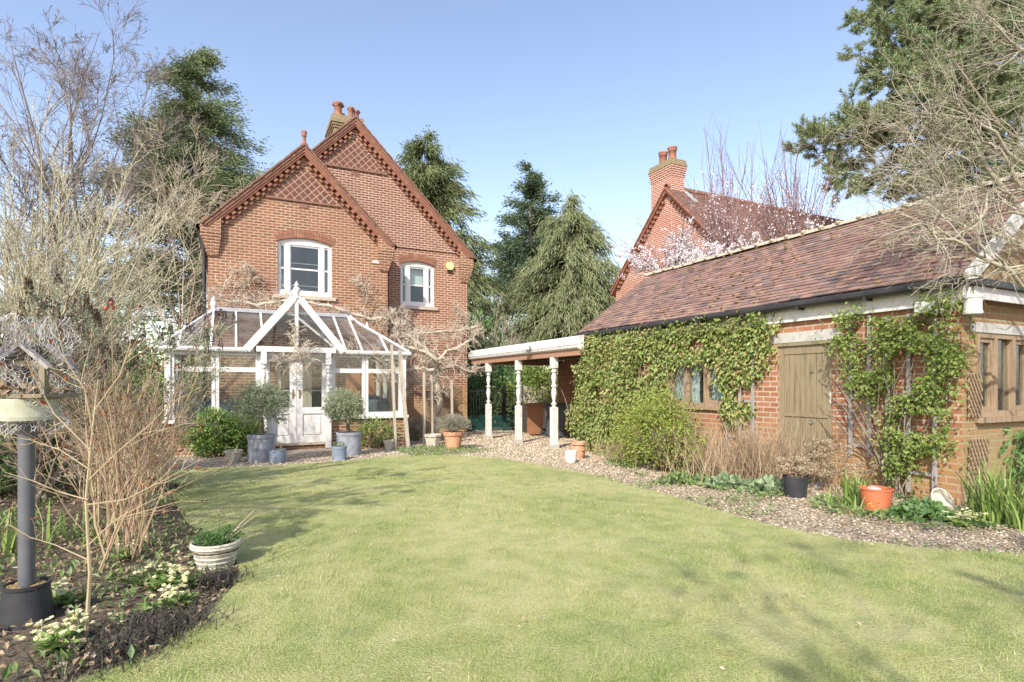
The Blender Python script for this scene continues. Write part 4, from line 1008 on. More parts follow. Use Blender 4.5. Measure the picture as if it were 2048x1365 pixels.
mREDL = mat_leaf('red_rose_leaf', [(0.30, 0.07, 0.04), (0.36, 0.16, 0.05), (0.22, 0.05, 0.05)], 0.5, .3, .3)
mCATK = mat_leaf('silver_catkin', [(0.58, 0.56, 0.46), (0.68, 0.66, 0.56), (0.52, 0.50, 0.34)], 0.8, .2, .1)
mBLOS = mat_leaf('blossom', [(0.78, 0.73, 0.72), (0.85, 0.83, 0.82), (0.72, 0.62, 0.62)], 0.7, .3, .1)
mDRY = mat_leaf('dry_stem', [(0.38, 0.27, 0.17), (0.50, 0.39, 0.26), (0.30, 0.20, 0.13), (0.58, 0.49, 0.36)], 0.8, .15, .1)
mSTRAP = mat_leaf('strap_leaf', [(0.130, 0.221, 0.052), (0.221, 0.325, 0.078), (0.299, 0.377, 0.117)], 0.4, .25, .35)
mPRIMR = mat_leaf('primrose_leaf', [(0.16, 0.26, 0.06), (0.24, 0.34, 0.10), (0.12, 0.21, 0.05)], 0.5, .25, .25)
mPETAL = mat_leaf('pale_petal', [(0.74, 0.71, 0.38), (0.80, 0.78, 0.50), (0.70, 0.70, 0.44)], 0.7, .3, .1)
mYPET = mat_leaf('yellow_petal', [(0.80, 0.55, 0.05), (0.85, 0.65, 0.10)], 0.6, .3, .1)
mBLKG = mat_leaf('black_strap_leaf', [(0.040, 0.034, 0.030), (0.075, 0.062, 0.052), (0.05, 0.055, 0.03)], 0.5, 0, .3)
mLITT = mat_leaf('fallen_leaf', [(0.44, 0.35, 0.23), (0.28, 0.20, 0.12), (0.36, 0.27, 0.17), (0.20, 0.14, 0.09), (0.52, 0.44, 0.31)], 0.8, .1, .1)
mLITL = mat_leaf('pale_fallen_leaf', [(0.48, 0.38, 0.26), (0.60, 0.50, 0.38), (0.40, 0.26, 0.16)], 0.8, .1, .1)
mGCOV = mat_leaf('ground_leaf', [(0.112, 0.196, 0.056), (0.196, 0.280, 0.084), (0.252, 0.308, 0.140), (0.140, 0.210, 0.098)], 0.5, .2, .3)
mHELL = mat_leaf('silver_ground_leaf', [(0.208, 0.299, 0.156), (0.312, 0.390, 0.234), (0.156, 0.247, 0.117)], 0.5, .2, .3)
mLAV = mat_leaf('lavender_leaf', [(0.26, 0.26, 0.19), (0.36, 0.35, 0.27), (0.20, 0.20, 0.14)], 0.8, .1, .1)
mFLUFF = mat_leaf('dead_hydrangea_head', [(0.38, 0.30, 0.20), (0.50, 0.42, 0.30), (0.30, 0.22, 0.14)], 0.9, .2, .1)

# ---------------------------------------------------------------- far conifers
def conifer(name, lab, x, ytop, Y, R, mat, seed, nb=230, ns=60, droop=.5, power=.8, L=.42, W=.16, hang=0., h0=.12, group=None, top2=None):
    r = np.random.default_rng(seed); b = PT(x, 770, Y); b[2] = -.35
    H = CAMZ+(HY-ytop)/F*Y+.35
    t = thing(name, lab, 'tree', b, group)
    k = 6
    m = MB(); zz = np.linspace(0, H*.86, 9); m.tubes([[(b[0]+.08*math.sin(i*1.7), b[1], b[2]+z) for i, z in enumerate(zz)]], [np.linspace(.028*H, .006*H, 9)], 8)
    h = h0+(.99-h0)*(.45*r.random(nb)+.55*np.sort(r.random(nb))**.9)*1.0; h = np.clip(h, h0, .985)
    az = r.uniform(0, 2*np.pi, nb)
    lobes = .45+.95*r.random(nb)
    ln = R*np.clip(1-h, 0, 1)**power*lobes*r.uniform(.75, 1.1, nb)+.012*H
    s = np.linspace(0, 1, k)
    d = np.stack([np.cos(az), np.sin(az)], 1)
    S = b+np.stack([0*h, 0*h, h*H], 1)
    rise = r.uniform(.05, .35, nb)
    z = ln[:, None]*(rise[:, None]*s-droop*s**2)
    P = np.stack([S[:, 0, None]+d[:, 0, None]*ln[:, None]*s, S[:, 1, None]+d[:, 1, None]*ln[:, None]*s, S[:, 2, None]+z], -1)
    m.tubes(P, np.linspace(1, .25, k)[None]*np.clip(ln*.012, .012, .06)[:, None], 3)
    m.build('trunk', mBARK, t)
    cr = MB(); n = nb*ns
    w = np.repeat(np.arange(nb), ns)
    f = r.uniform(.12, 1, n)**.75*(k-1); i = np.minimum(f.astype(int), k-2); fr = (f-i)[:, None]
    C = P[w, i]*(1-fr)+P[w, i+1]*fr
    C = C+r.normal(0, 1, (n, 3))*np.array((.05, .05, .045))*(R*.42+.9)*(.4+.9*(f/(k-1)))[:, None]
    D = np.stack([d[w, 0], d[w, 1], -droop*.6-hang*1.6+0*f], 1)+r.normal(0, .45, (n, 3))
    C[:, 2] -= hang*r.random(n)*.9
    kx = r.uniform(.6, 1.3, n)
    cr.leaves(C, D, r.normal(0, 1, (n, 3))+np.array((0, 0, .5)), L*kx*(1+hang*1.2), W*kx, 0, .2)
    cr.build('crown', mat, t)
    return t
conifer('giant_sequoia', 'tall dark evergreen conifer rising behind the left of the brick house', 392, 76, 36, 9.6, mSEQ, 11, 300, 400, .22, .88, .27, .065)
conifer('cypress_tree', 'ragged drooping evergreen just right of the house gable', 852, 258, 30, 5.6, mCYPD, 12, 300, 230, .5, .68, .27, .055, .35)
conifer('fir_tree', 'slim dark green conifer, taller of the pair between house and outbuilding', 1062, 325, 42, 7.0, mSPR, 13, 200, 290, .12, .85, .30, .08)
conifer('weeping_cypress', 'pale yellow green weeping conifer in front of the slim dark one', 1138, 374, 33, 6.4, mCYP, 14, 210, 270, .6, .8, .28, .055, .50)
def shrub(name, lab, cat, c, r, n, L, W, mat, seed, stems=True, shell=.3, lump=.25, group=None, smat=None, **kw):
    rg = np.random.default_rng(seed); t = thing(name, lab, cat, (c[0], c[1], c[2]), group)
    m = MB(); dome(m, (c[0], c[1], c[2]+r[2]*.75), (r[0], r[1], r[2]*.85), n, L, W, rg, 0, shell, .7, .2, -.85, lump=lump, **kw); m.build('foliage', mat, t)
    if stems:
        m = MB(); d = rv(rg, 14); d[:, 2] = abs(d[:, 2])+.5
        br = grow(rg, np.array([c]*14)+rg.normal(0, .15, (14, 3))*np.array((r[0], r[1], 0)), d, r[2]*1.2, .012+.02*r[2], 6, .15)
        branchy(rg, m, br, [dict(n=4, lr=.5, ang=.6)]); m.build('stems', smat or mBARK, t)
    return t
def P2(x, y, Y): v = PT(x, y, Y); v[2] = float(gz(v[0], v[1])); return v
shrub('yew_shrub', 'dark evergreen shrub behind the right corner of the house', 'shrub', P2(950, 770, 26), (1.7, 1.7, 2.9), 5200, .28, .1, mHEDGE, 21)
shrub('conifer_shrub', 'blue green conifer shrub above the left end of the carport roof', 'shrub', P2(1010, 770, 28), (2.0, 1.6, 2.2), 4200, .3, .1, mSPR, 22)
shrub('laurel_hedge', 'dark laurel hedge behind the black iron railings', 'hedge', (8.6, 19.6, -.3), (2.6, 1.0, 1.45), 9000, .13, .055, mHEDGE, 23)
shrub('laurel_bush', 'bright laurel bush leaning over the top of the pale timber fence', 'shrub', (10.2, 18.0, .3), (1.35, .6, 1.1), 3600, .16, .06, mCLIMB, 24)
# left boundary planting, seen through the twigs
shrub('evergreen_hedge', 'dense dark green hedge at the far left behind the bare willow', 'hedge', P2(60, 770, 15), (4.2, 1.5, 2.2), 14000, .16, .07, mHEDGE, 25)
shrub('privet_bush', 'yellow green bush behind the bird table at the left edge', 'shrub', P2(20, 770, 8.5), (1.5, .9, 1.15), 5000, .06, .03, mSHRUB, 26)
shrub('holly_bush', 'dark glossy bush low at the left edge behind the bird table pole', 'shrub', P2(-10, 770, 6.6), (1.0, .7, .62), 3600, .07, .035, mHEDGE, 27)
shrub('bay_shrub', 'rounded green shrub between the hedge and the conservatory', 'shrub', P2(230, 770, 14.5), (2.1, 1.2, 1.5), 6500, .12, .05, mCHOI, 28)
m = MB()
for i in range(46):
    c = P2(-60+i*8.8, 770, 14.2-.02*i); m.tubes([[c, c+np.array((0, 0, .95))]], [[.011, .011]], 5)
for z in (.1, .85): a = P2(-60, 770, 14.2); c = P2(340, 770, 13.3); m.tubes([[a+np.array((0, 0, z)), c+np.array((0, 0, z))]], [[.014]*2], 5)
tag(m.build('garden_railing', mBLACK, None, P2(150, 770, 13.8)), 'low dark garden railing left of the conservatory', 'railing')

# ---------------------------------------------------------------- bare trees
def bare_tree(name, lab, base, d0, L0, R0, spec, seed, mat, nst=1, spread=.25, k=9, wig=.07, up=.03, group=None, cat='tree', rmin=.004, tip=.12):
    rg = np.random.default_rng(seed); t = thing(name, lab, cat, base, group)
    D = np.array([d0]*nst, float)+(rg.normal(0, spread, (nst, 3)) if nst > 1 else 0)
    S = np.array([base]*nst, float)+(rg.normal(0, 1, (nst, 3))*np.array((R0*1.5, R0*1.5, 0)) if nst > 1 else 0)
    br = grow(rg, S, D, L0*rg.uniform(.8, 1.1, nst), R0, k, wig, up, tip)
    m = MB(); m.tubes(br[0], br[1], 8); tr = m.build('trunk', mat, t, smooth=True)
    m = MB(); out = [br]; b = br
    for li, sp in enumerate(spec):
        sp = dict(sp); n = sp.pop('n'); kk = sp.pop('k', 5); wg = sp.pop('wig', .12); u = sp.pop('up', .02); tp = sp.pop('taper', .35)
        S, D, L, R = spawn(rg, b, n, **sp); b = grow(rg, S, D, L, R, kk, wg, u, tp)
        m.tubes(b[0], np.maximum(b[1], rmin), (5, 4, 3, 3, 3)[min(li, 4)]); out.append(b)
    m.build('branches', mat, t)
    return t, out
SP = [dict(n=9, t0=.25, ang=.45, angj=.15, lr=.52, rr=.6, k=7, wig=.10, up=.06), dict(n=7, t0=.2, ang=.6, lr=.5, rr=.6, k=6, wig=.12, up=.05), dict(n=6, t0=.15, ang=.6, lr=.5, rr=.6, k=5, wig=.14, up=.03), dict(n=5, t0=.15, ang=.6, lr=.55, rr=.6, k=4, wig=.15)]
bare_tree('beech_tree', 'tall bare beech tree with several upright limbs left of the dark conifer', P2(205, 770, 27), (0, 0, 1), 16.2, .17, SP, 31, mBEECH, 4, .13, rmin=.007)
bare_tree('beech_tree', 'bare tree at the left edge with thin grey branches', P2(5, 770, 25), (0, 0, 1), 11.8, .15, SP, 32, mBEECH, 3, .10, rmin=.007)
bare_tree('bare_birch', 'fine twigged bare tree in front of the dark conifer left of the house', P2(345, 770, 22), (0, 0, 1), 9.2, .06, [dict(n=15, t0=.25, ang=.8, lr=.6, rr=.6, k=7, wig=.1, up=-.02), dict(n=8, t0=.2, ang=.6, lr=.5, rr=.6, k=6, up=-.03), dict(n=7, t0=.2, ang=.6, lr=.5, rr=.6, k=5, up=-.04)], 33, mTWIG, 3, .2, rmin=.006)
bare_tree('bare_thorn', 'pale bare thorn tree at the right corner of the house', P2(985, 770, 23), (0, 0, 1), 4.2, .06, [dict(n=9, t0=.2, ang=.6, lr=.55, rr=.6, k=6), dict(n=6, t0=.2, ang=.6, lr=.5, rr=.6, k=5), dict(n=5, t0=.2, ang=.6, lr=.5, rr=.6, k=4)], 34, mTWIG, 3, .25, rmin=.005)
# the willow with catkins
rg = np.random.default_rng(41)
wb = P2(80, 770, 7.4); wb[2] = 0.0
t = thing('pussy_willow', 'big bushy pussy willow with long olive stems covered in silver catkins', 'shrub', wb)
n = 60; az = rg.uniform(0, 2*np.pi, n); el = rg.uniform(.85, 1.5, n)
Dw = np.stack([np.cos(az)*np.cos(el)*1.0+.05, np.sin(az)*np.cos(el)*.7, np.sin(el)], 1)
S0 = wb+np.stack([rg.normal(0, .14, n), rg.normal(0, .14, n), rg.uniform(.4, 1.1, n)], 1)
br = grow(rg, S0, Dw, rg.uniform(1.8, 3.5, n), rg.uniform(.009, .018, n), 10, .05, .012, .3)
m = MB(); m.tubes(br[0], br[1], 5); tr_ = grow(rg, np.array([wb]*5)+rg.normal(0, .06, (5, 3)), np.array([[.1, 0, 1]]*5)+rg.normal(0, .25, (5, 3)), 1.3, .085, 6, .12); m.tubes(tr_[0], tr_[1], 8)
m.build('stems', mWILL, t, smooth=True)
m = MB(); S, D, L, R = spawn(rg, br, 11, .12, 1, .42, .15, .36, .6); b1 = grow(rg, S, D, L, R, 6, .07, .02, .4); m.tubes(b1[0], np.maximum(b1[1], .0028), 3)
S, D, L, R = spawn(rg, b1, 4, .1, 1, .5, .15, .5, .6); b2 = grow(rg, S, D, L, R, 4, .08, .02, .5); m.tubes(b2[0], np.maximum(b2[1], .002), 3)
m.build('twigs', mWILL, t)
m = MB()
for b_, n in ((b1, 9000), (b2, 12000)):
    C, T = along(rg, b_, n, .15); D = T+rg.normal(0, .45, (n, 3)); m.leaves(C, D, rv(rg, n), rg.uniform(.018, .038, n), rg.uniform(.010, .017, n), 0, .3)
m.build('catkins', mCATK, t)
# a tangle of arching bare stems low at the left
bare_tree('elder_bush', 'dark arching bare bush behind the bird table roof', P2(70, 770, 6.2), (.1, .1, 1), 1.9, .03, [dict(n=8, t0=.15, ang=.7, lr=.7, rr=.6, k=7, wig=.2, up=-.04), dict(n=7, t0=.1, ang=.7, lr=.6, rr=.6, k=6, wig=.2), dict(n=6, ang=.7, lr=.5, rr=.6, k=4)], 42, mBARK, 7, .45, cat='shrub', rmin=.002)
# buddleia with brown seed heads
rg = np.random.default_rng(43); bb = P2(250, 770, 6.6)
t = thing('buddleia', 'grey leaved buddleia with upright brown dead flower spikes left of the conservatory', 'shrub', bb)
n = 36; Db = np.stack([rg.normal(0, .34, n), rg.normal(0, .25, n), np.ones(n)], 1)
br = grow(rg, bb+rg.normal(0, .22, (n, 3))*np.array((1.3, .8, 0)), Db, rg.uniform(1.5, 2.35, n), rg.uniform(.007, .014, n), 8, .07, .01, .4)
m = MB(); m.tubes(br[0], br[1], 4); S, D, L, R = spawn(rg, br, 7, .3, 1, .5, .15, .32, .6); b1 = grow(rg, S, D, L, R, 5, .1, .05, .5); m.tubes(b1[0], np.maximum(b1[1], .003), 3)
m.build('stems', mROSEG, t)
m = MB(); C, T = along(rg, b1, 9500, .1); n = len(C); m.leaves(C, T*.5+rv(rg, n), rv(rg, n)+np.array((0, 0, .5)), rg.uniform(.03, .075, n), rg.uniform(.010, .02, n), 0, .2)
m.build('foliage', mGREYL, t)
m = MB(); tips = np.concatenate([b1[0][:, -1], br[0][:, -1]]); tips = tips[tips[:, 2] > 1.35][:120]
for c in tips:
    k = 110; hh = rg.uniform(.10, .20); f = rg.random(k); rad = .026*(1-f*.8); a = rg.uniform(0, 6.28, k)
    C = c+np.stack([rad*np.cos(a), rad*np.sin(a), f*hh], 1); m.leaves(C, np.stack([np.cos(a), np.sin(a), 0*a+.7], 1), rv(rg, k), .018, .012, 0)
m.build('seed_heads', mSEED, t)
# roses in the front bed
def rose(lab, bases, hgt, n, seed, mat, leafn=160, lean=.2):
    rg = np.random.default_rng(seed); t = thing('rose_bush', lab, 'shrub', bases[0])
    S = np.array(bases)[rg.integers(0, len(bases), n)]+rg.normal(0, .035, (n, 3))*np.array((1, 1, 0))
    D = np.stack([rg.normal(0, lean, n), rg.normal(0, lean, n), np.ones(n)], 1)
    br = grow(rg, S, D, hgt*rg.uniform(.65, 1.1, n), rg.uniform(.005, .010, n), 9, .08, .015, .45)
    m = MB(); m.tubes(br[0], br[1], 5)
    S, D, L, R = spawn(rg, br, 5, .3, 1, .6, .2, .38, .6); b1 = grow(rg, S, D, L, R, 6, .11, .03, .5); m.tubes(b1[0], np.maximum(b1[1], .002), 4)
    S, D, L, R = spawn(rg, b1, 3, .2, 1, .6, .2, .45, .6); b2 = grow(rg, S, D, L, R, 4, .12, .02, .5); m.tubes(b2[0], np.maximum(b2[1], .0014), 3)
    m.build('stems', mat, t)
    m = MB(); C, T = along(rg, b2, leafn, .5); m.leaves(C, T+rv(rg, leafn), rv(rg, leafn)+np.array((0, 0, .6)), rg.uniform(.022, .05, leafn), rg.uniform(.012, .024, leafn), 0)
    m.build('leaves', mREDL, t)
    return t, br, b1
t, br, b1 = rose('tall leggy rose bush with a few red leaves right of the bird table', [gp(x, y) for x, y in ((205, 1090), (250, 1060), (275, 1075), (290, 1040), (240, 1110), (180, 1075), (310, 1010), (280, 1100), (215, 1140), (260, 1125))], 1.4, 52, 51, mROSE, 330)
mHIP = mat_noise('rose_hip_red', [(0.42, 0.08, 0.05), (0.5, 0.12, 0.08)], 5, 0.4, 0)
for c in ((PT(222, 607, 3.9)), PT(212, 617, 3.9), PT(226, 616, 3.92), PT(116, 730, 3.6), PT(140, 724, 3.5)): m = MB(); m.ball(c, (.013, .013, .015), 0, 8, 6); m.build('rose_hip', mHIP, t)
m = MB(); m.tubes([[gp(250, 1085), PT(235, 900, 3.95), PT(226, 760, 3.95), PT(222, 612, 3.9)]], [[.006, .005, .004, .0025]], 5); m.build('cane', mROSE, t)
rg = np.random.default_rng(52); fb = gp(172, 1280)
t = thing('sapling', 'single slender pale stemmed sapling at the front of the bed', 'shrub', fb)
Yf = depth(fb[0], fb[1])
m = MB(); m.tubes([[fb, PT(180, 1150, Yf), PT(172, 1000, Yf+.02), PT(183, 880, Yf+.05), PT(196, 760, Yf+.1)]], [[.011, .009, .007, .005, .003]], 6)
hero = [[(176, 1000), (120, 985), (60, 960), (10, 945)], [(180, 900), (110, 830), (70, 760), (50, 715)], [(178, 960), (240, 900), (300, 850), (345, 800)], [(174, 1010), (250, 1000), (330, 960), (400, 920)], [(186, 870), (170, 780), (130, 720), (110, 640)], [(190, 820), (240, 750), (260, 690), (262, 640)], [(178, 1090), (230, 1040), (300, 1020), (370, 1000)], [(176, 1120), (110, 1090), (60, 1075), (20, 1050)], [(180, 940), (120, 900), (60, 880), (5, 872)]]
hs = []
for h in hero:
    pts = np.array([PT(x, y, Yf+.05*i*(1 if x > 180 else -.3)) for i, (x, y) in enumerate(h)]); hs.append(pts)
P = np.stack(hs); R = np.tile(np.array([.004, .003, .002, .0014]), (len(hs), 1)); m.tubes(P, R, 5)
S, D, L, R2 = spawn(rg, (P, R, np.full(len(hs), .75)), 6, .2, 1, .7, .2, .35, .6); b1 = grow(rg, S, D, L, R2, 5, .12, .04, .5); m.tubes(b1[0], np.maximum(b1[1], .0012), 3)
m.build('stems', mROSEG, t)
m = MB(); n = 46; C, T = along(rg, b1, n, .5); m.leaves(C, T+rv(rg, n), rv(rg, n), rg.uniform(.02, .04, n), .018, 0); m.build('leaves', mREDL, t)

# ---------------------------------------------------------------- wisteria trained over the house
rg = np.random.default_rng(61)
def Q_(x, y, q): dp, dq = ray(x); Y = q/dq; return PT(x, y, Y)
wbase = np.array(gp(880, 885)); wbase[1] = 15.2; wbase = Q_(872, 870, 15.1); wbase[2] = float(gz(wbase[0], wbase[1]))
t = thing('wisteria', 'old gnarled leafless wisteria trained along the house above the conservatory', 'climber', wbase)
limbs = [
 ([(872, 875), (878, 800), (868, 745), (872, 720), (840, 690), (815, 670), (800, 650)], 15.0, (.10, .09, .09, .08, .08, .08, .075)),
 ([(835, 690), (808, 668), (790, 645), (775, 636), (740, 640), (700, 625), (650, 612), (600, 600)], 15.6, (.085, .08, .075, .07, .06, .055, .05, .04)),
 ([(600, 600), (560, 604), (520, 610), (480, 606), (440, 600), (425, 590)], 16.0, (.05, .05, .045, .04, .03, .02)),
 ([(872, 720), (850, 705), (830, 700), (805, 690), (790, 672)], 14.6, (.07, .065, .06, .05, .045)),
 ([(800, 742), (770, 735), (745, 720), (720, 708), (690, 705), (665, 712), (640, 722)], 13.2, (.055, .05, .045, .04, .03, .022, .015)),
 ([(868, 740), (845, 738), (822, 740), (800, 742)], 13.9, (.06, .06, .055, .05)),
 ([(875, 720), (900, 700), (930, 690), (950, 672), (958, 655)], 15.8, (.06, .05, .045, .035, .02)),
 ([(870, 765), (840, 768), (815, 760), (800, 770), (812, 790)], 14.2, (.05, .045, .04, .03, .02)),
 ([(880, 740), (910, 730), (940, 745), (975, 730)], 15.0, (.05, .04, .03, .015)),
 ([(790, 655), (830, 668), (870, 665), (915, 662), (955, 652)], 16.6, (.045, .045, .04, .04, .035)),
 ([(640, 722), (610, 715), (580, 722), (550, 716)], 12.7, (.02, .018, .014, .008)),
 ([(600, 720), (596, 700), (588, 680), (600, 650)], 12.6, (.014, .012, .009, .005)),
 ([(440, 600), (450, 565), (470, 545), (500, 535)], 16.3, (.025, .02, .014, .008)),
 ([(480, 606), (500, 580), (495, 560), (520, 550)], 16.3, (.02, .016, .012, .006)),
 ([(720, 630), (735, 600), (730, 575), (715, 560)], 16.3, (.02, .014, .01, .006)),
 ([(905, 690), (915, 650), (925, 625), (910, 610)], 17.2, (.02, .016, .012, .006)),
 ([(850, 690), (830, 650), (805, 630), (790, 610)], 17.1, (.025, .018, .012, .006))]
m = MB(); tw = MB(); allb = []
for pts, q, rad in limbs:
    P = np.array([Q_(x, y, q) for x, y in pts]); n0 = len(P)
    ti = np.linspace(0, n0-1, n0*4-3); P = np.stack([np.interp(ti, range(n0), P[:, j]) for j in range(3)], 1); R = np.interp(ti, range(n0), rad)
    P[1:-1] += rg.normal(0, 1, (len(P)-2, 3))*np.minimum(R[1:-1], .03)[:, None]*.55
    m.tubes([P], [R*.82], 8); 
    ln = np.linalg.norm(np.diff(P, axis=0), axis=1).sum()
    nn = int(5+ln*25)
    S, D, L, R2 = spawn(rg, (P[None], R[None]*.5, np.array([1.0])), nn, .02, 1, 1.0, .35, .48, .55); R2 = np.clip(R2, .004, .02)
    b1 = grow(rg, S, D, L, R2, 7, .30, -.02, .35); tw.tubes(b1[0], np.maximum(b1[1], .006), 4)
    S, D, L, R2 = spawn(rg, b1, 5, .2, 1, .8, .3, .55, .6); b2 = grow(rg, S, D, L, R2, 6, .30, -.02, .4); tw.tubes(b2[0], np.maximum(b2[1], .004), 3)
    S, D, L, R2 = spawn(rg, b2, 2, .3, 1, .8, .3, .5, .6); b3 = grow(rg, S, D, L, R2, 4, .3, 0, .5); tw.tubes(b3[0], np.maximum(b3[1], .0025), 3)
m.build('trunk', mWIST, t, smooth=True); tw.build('branches', mWIST, t)
k = 0
for (xa, ya, xb, yb, Y, lab) in ((783, 690, 792, 907, 12.4, 'thin leaning timber prop nearest the conservatory door'), (799, 700, 817, 902, 12.6, 'thicker leaning timber prop in front of the conservatory corner'), (848, 745, 848, 888, 13.4, 'upright timber stake behind the cream planter'), (862, 750, 865, 880, 13.7, 'timber stake just right of the upright stake by the wisteria trunk'), (903, 760, 905, 872, 14.6, 'thin stake behind the terracotta lavender pot')):
    a = PT(xa, ya, Y); c = PT(xb, yb, Y); c[2] = float(gz(c[0], c[1]))-.05
    m = MB(); m.bar(c, a, .075 if k == 1 else .05); tag(m.build('timber_prop', mFENCEW, None, c), lab, 'prop', 'props under the wisteria'); k += 1

# ---------------------------------------------------------------- climbers on the garage
def wall_leaves(mb, pts_qz, depthf, L, W, rg, p0=PG, hang=.7):
    n = len(pts_qz); P = np.stack([p0-depthf, pts_qz[:, 0], pts_qz[:, 1]], 1)
    D = rg.normal(0, .55, (n, 3)); D[:, 2] -= hang; D[:, 0] -= .35
    N = rg.normal(0, .45, (n, 3)); N[:, 0] -= 1.0; N[:, 2] += .5
    k = rg.uniform(.6, 1.3, n); mb.leaves(P, D, N, L*k, W*k, 0, .18)
def pix_poly_p(pl, p=PG): return [(onp(x, p), CAMZ+(HY-y)/F*(SA*p+CA*onp(x, p))) for x, y in pl]
rg = np.random.default_rng(71)
IV = pix_poly_p([(1168, 945), (1162, 860), (1166, 720), (1172, 690), (1200, 672), (1290, 668), (1380, 650), (1480, 640), (1560, 630), (1570, 655), (1555, 690), (1540, 735), (1515, 760), (1505, 830), (1480, 850), (1450, 835), (1432, 720), (1420, 722), (1345, 735), (1338, 815), (1345, 850), (1350, 950), (1250, 950)])
IV2 = pix_poly_p([(1432, 815), (1345, 815), (1340, 880), (1480, 900), (1500, 850), (1510, 700), (1440, 715)])
lo = np.min(IV, 0)-.1; hi = np.max(IV, 0)+.1
def scatter(polys, lo, hi, n, rg, thin=.0, sc=2.5, seed=3):
    pts = np.stack([rg.uniform(lo[0], hi[0], n), rg.uniform(lo[1], hi[1], n)], 1)
    jit = pts+rg.normal(0, .07, (n, 2))
    ok = np.zeros(n, bool)
    for pl in polys: ok |= inside(pl, jit[:, 0], jit[:, 1])
    ok &= vnoise(pts[:, 0], pts[:, 1], sc, seed) > thin
    return pts[ok]
ivy = thing('ivy', 'thick yellow green ivy covering the far half of the outbuilding wall', 'climber', (PG-.1, 9.2, -.1))
pts = scatter([IV], lo, hi, 42000, rg, .24); far = np.clip((pts[:, 0]-7.6)/1.2, 0, 1); dp_ = rg.uniform(0, 1, len(pts))**1.2*(.14+.34*far*vnoise(pts[:, 0], pts[:, 1], 1.6, 8))
m = MB(); k_ = rg.uniform(.55, 1.2, len(pts)); wall_leaves(m, pts, dp_, .074*k_, .044*k_, rg)
pts = scatter([IV2], lo, hi, 9000, rg, .42); wall_leaves(m, pts, rg.uniform(0, .2, len(pts)), .08, .045, rg)
pts = np.stack([rg.uniform(10.0, 10.4, 1500), rg.uniform(-.15, 2.3, 1500)], 1); wall_leaves(m, pts, rg.uniform(-.5, .2, 1500), .085, .05, rg)
q = rg.uniform(5.6, 10.2, 900); pts = np.stack([q, 2.28+rg.normal(0, .07, 900)], 1); wall_leaves(m, pts, rg.uniform(.05, .25, 900), .06, .035, rg, hang=-.1)
m.build('foliage', mIVY, ivy)
m = MB(); q = rg.uniform(7.2, 10.2, 60); br = grow(rg, np.stack([PG-.03+0*q, q, 0*q-.1], 1), np.stack([0*q, rg.normal(0, .4, 60), 0*q+1], 1), rg.uniform(1.2, 2.3, 60), .012, 8, .12); br[0][:, :, 0] = np.clip(br[0][:, :, 0], PG-.14, PG-.02); m.tubes(br[0], br[1], 4)
m.build('stems', mBARK, ivy)
def sprays(mb, mbs, roots, rg, mat=0):
    pass
rg = np.random.default_rng(72)
CL = pix_poly_p([(1660, 640), (1700, 625), (1765, 618), (1800, 640), (1850, 632), (1862, 590), (1900, 590), (1950, 620), (1955, 690), (1930, 760), (1900, 800), (1890, 850), (1905, 880), (1890, 905), (1850, 920), (1830, 965), (1790, 960), (1778, 900), (1782, 840), (1752, 800), (1705, 775), (1700, 720), (1672, 690)], PG-.1)
clim = thing('climbing_plant', 'fresh green leafy climber spreading over the trellis right of the plank door', 'climber', (PG-.12, 3.8, .05))
pts = scatter([CL], np.min(CL, 0)-.1, np.max(CL, 0)+.1, 19000, rg, .45, 4.5, 5)
m = MB(); wall_leaves(m, pts, .03+rg.uniform(0, 1, len(pts))**1.3*.30, .062*rg.uniform(.55, 1.05, len(pts)), .032, rg, hang=.35)
pts = np.stack([rg.uniform(3.2, 3.5, 900), rg.uniform(1.2, 2.3, 900)], 1); wall_leaves(m, pts, rg.uniform(-.25, .2, 900), .055, .03, rg)
m.build('foliage', mCLIMB, clim)
m = MB(); n = 26; q = rg.uniform(3.7, 3.95, n); br = grow(rg, np.stack([PG-.10+0*q, q, 0*q-.02], 1), np.stack([0*q, rg.normal(.05, .28, n), 0*q+1], 1), rg.uniform(1.2, 2.2, n), .010, 9, .14); br[0][:, :, 1] = np.maximum(br[0][:, :, 1], 3.3)
br[0][:, :, 0] = np.clip(br[0][:, :, 0], PG-.22, PG-.06); m.tubes(br[0], br[1], 5); m.build('stems', mBARK, clim)
def trellis(lab, qs, zs, z0, z1, p=PG-.045):
    m = MB()
    for q in qs: m.box((p-.012, q-.022, z0+rg.uniform(-.03, .03)), (p+.008, q+.022, z1+rg.uniform(-.03, .03)))
    for z in zs: m.box((p+.009, min(qs)-.03, z-.018), (p+.026, max(qs)+.03, z+.018))
    tag(m.build('trellis', mGREYW, None, (p, np.mean(qs), z0)), lab, 'trellis', 'trellis panels on the outbuilding')
trellis('grey slatted trellis panel right of the plank door, nearest to it', [onp(x, PG) for x in (1706, 1743)], (1.18, .55), .42, 2.12)
trellis('grey slatted trellis panel behind the leafy climber near the brick corner', [onp(x, PG) for x in (1780, 1822, 1874)], (1.15, .60, .30), .05, 2.1)
trellis('grey slatted trellis left of the plank door, half hidden in ivy', [onp(x, PG) for x in (1510, 1484, 1458)], (1.05, .5), .25, 1.95)
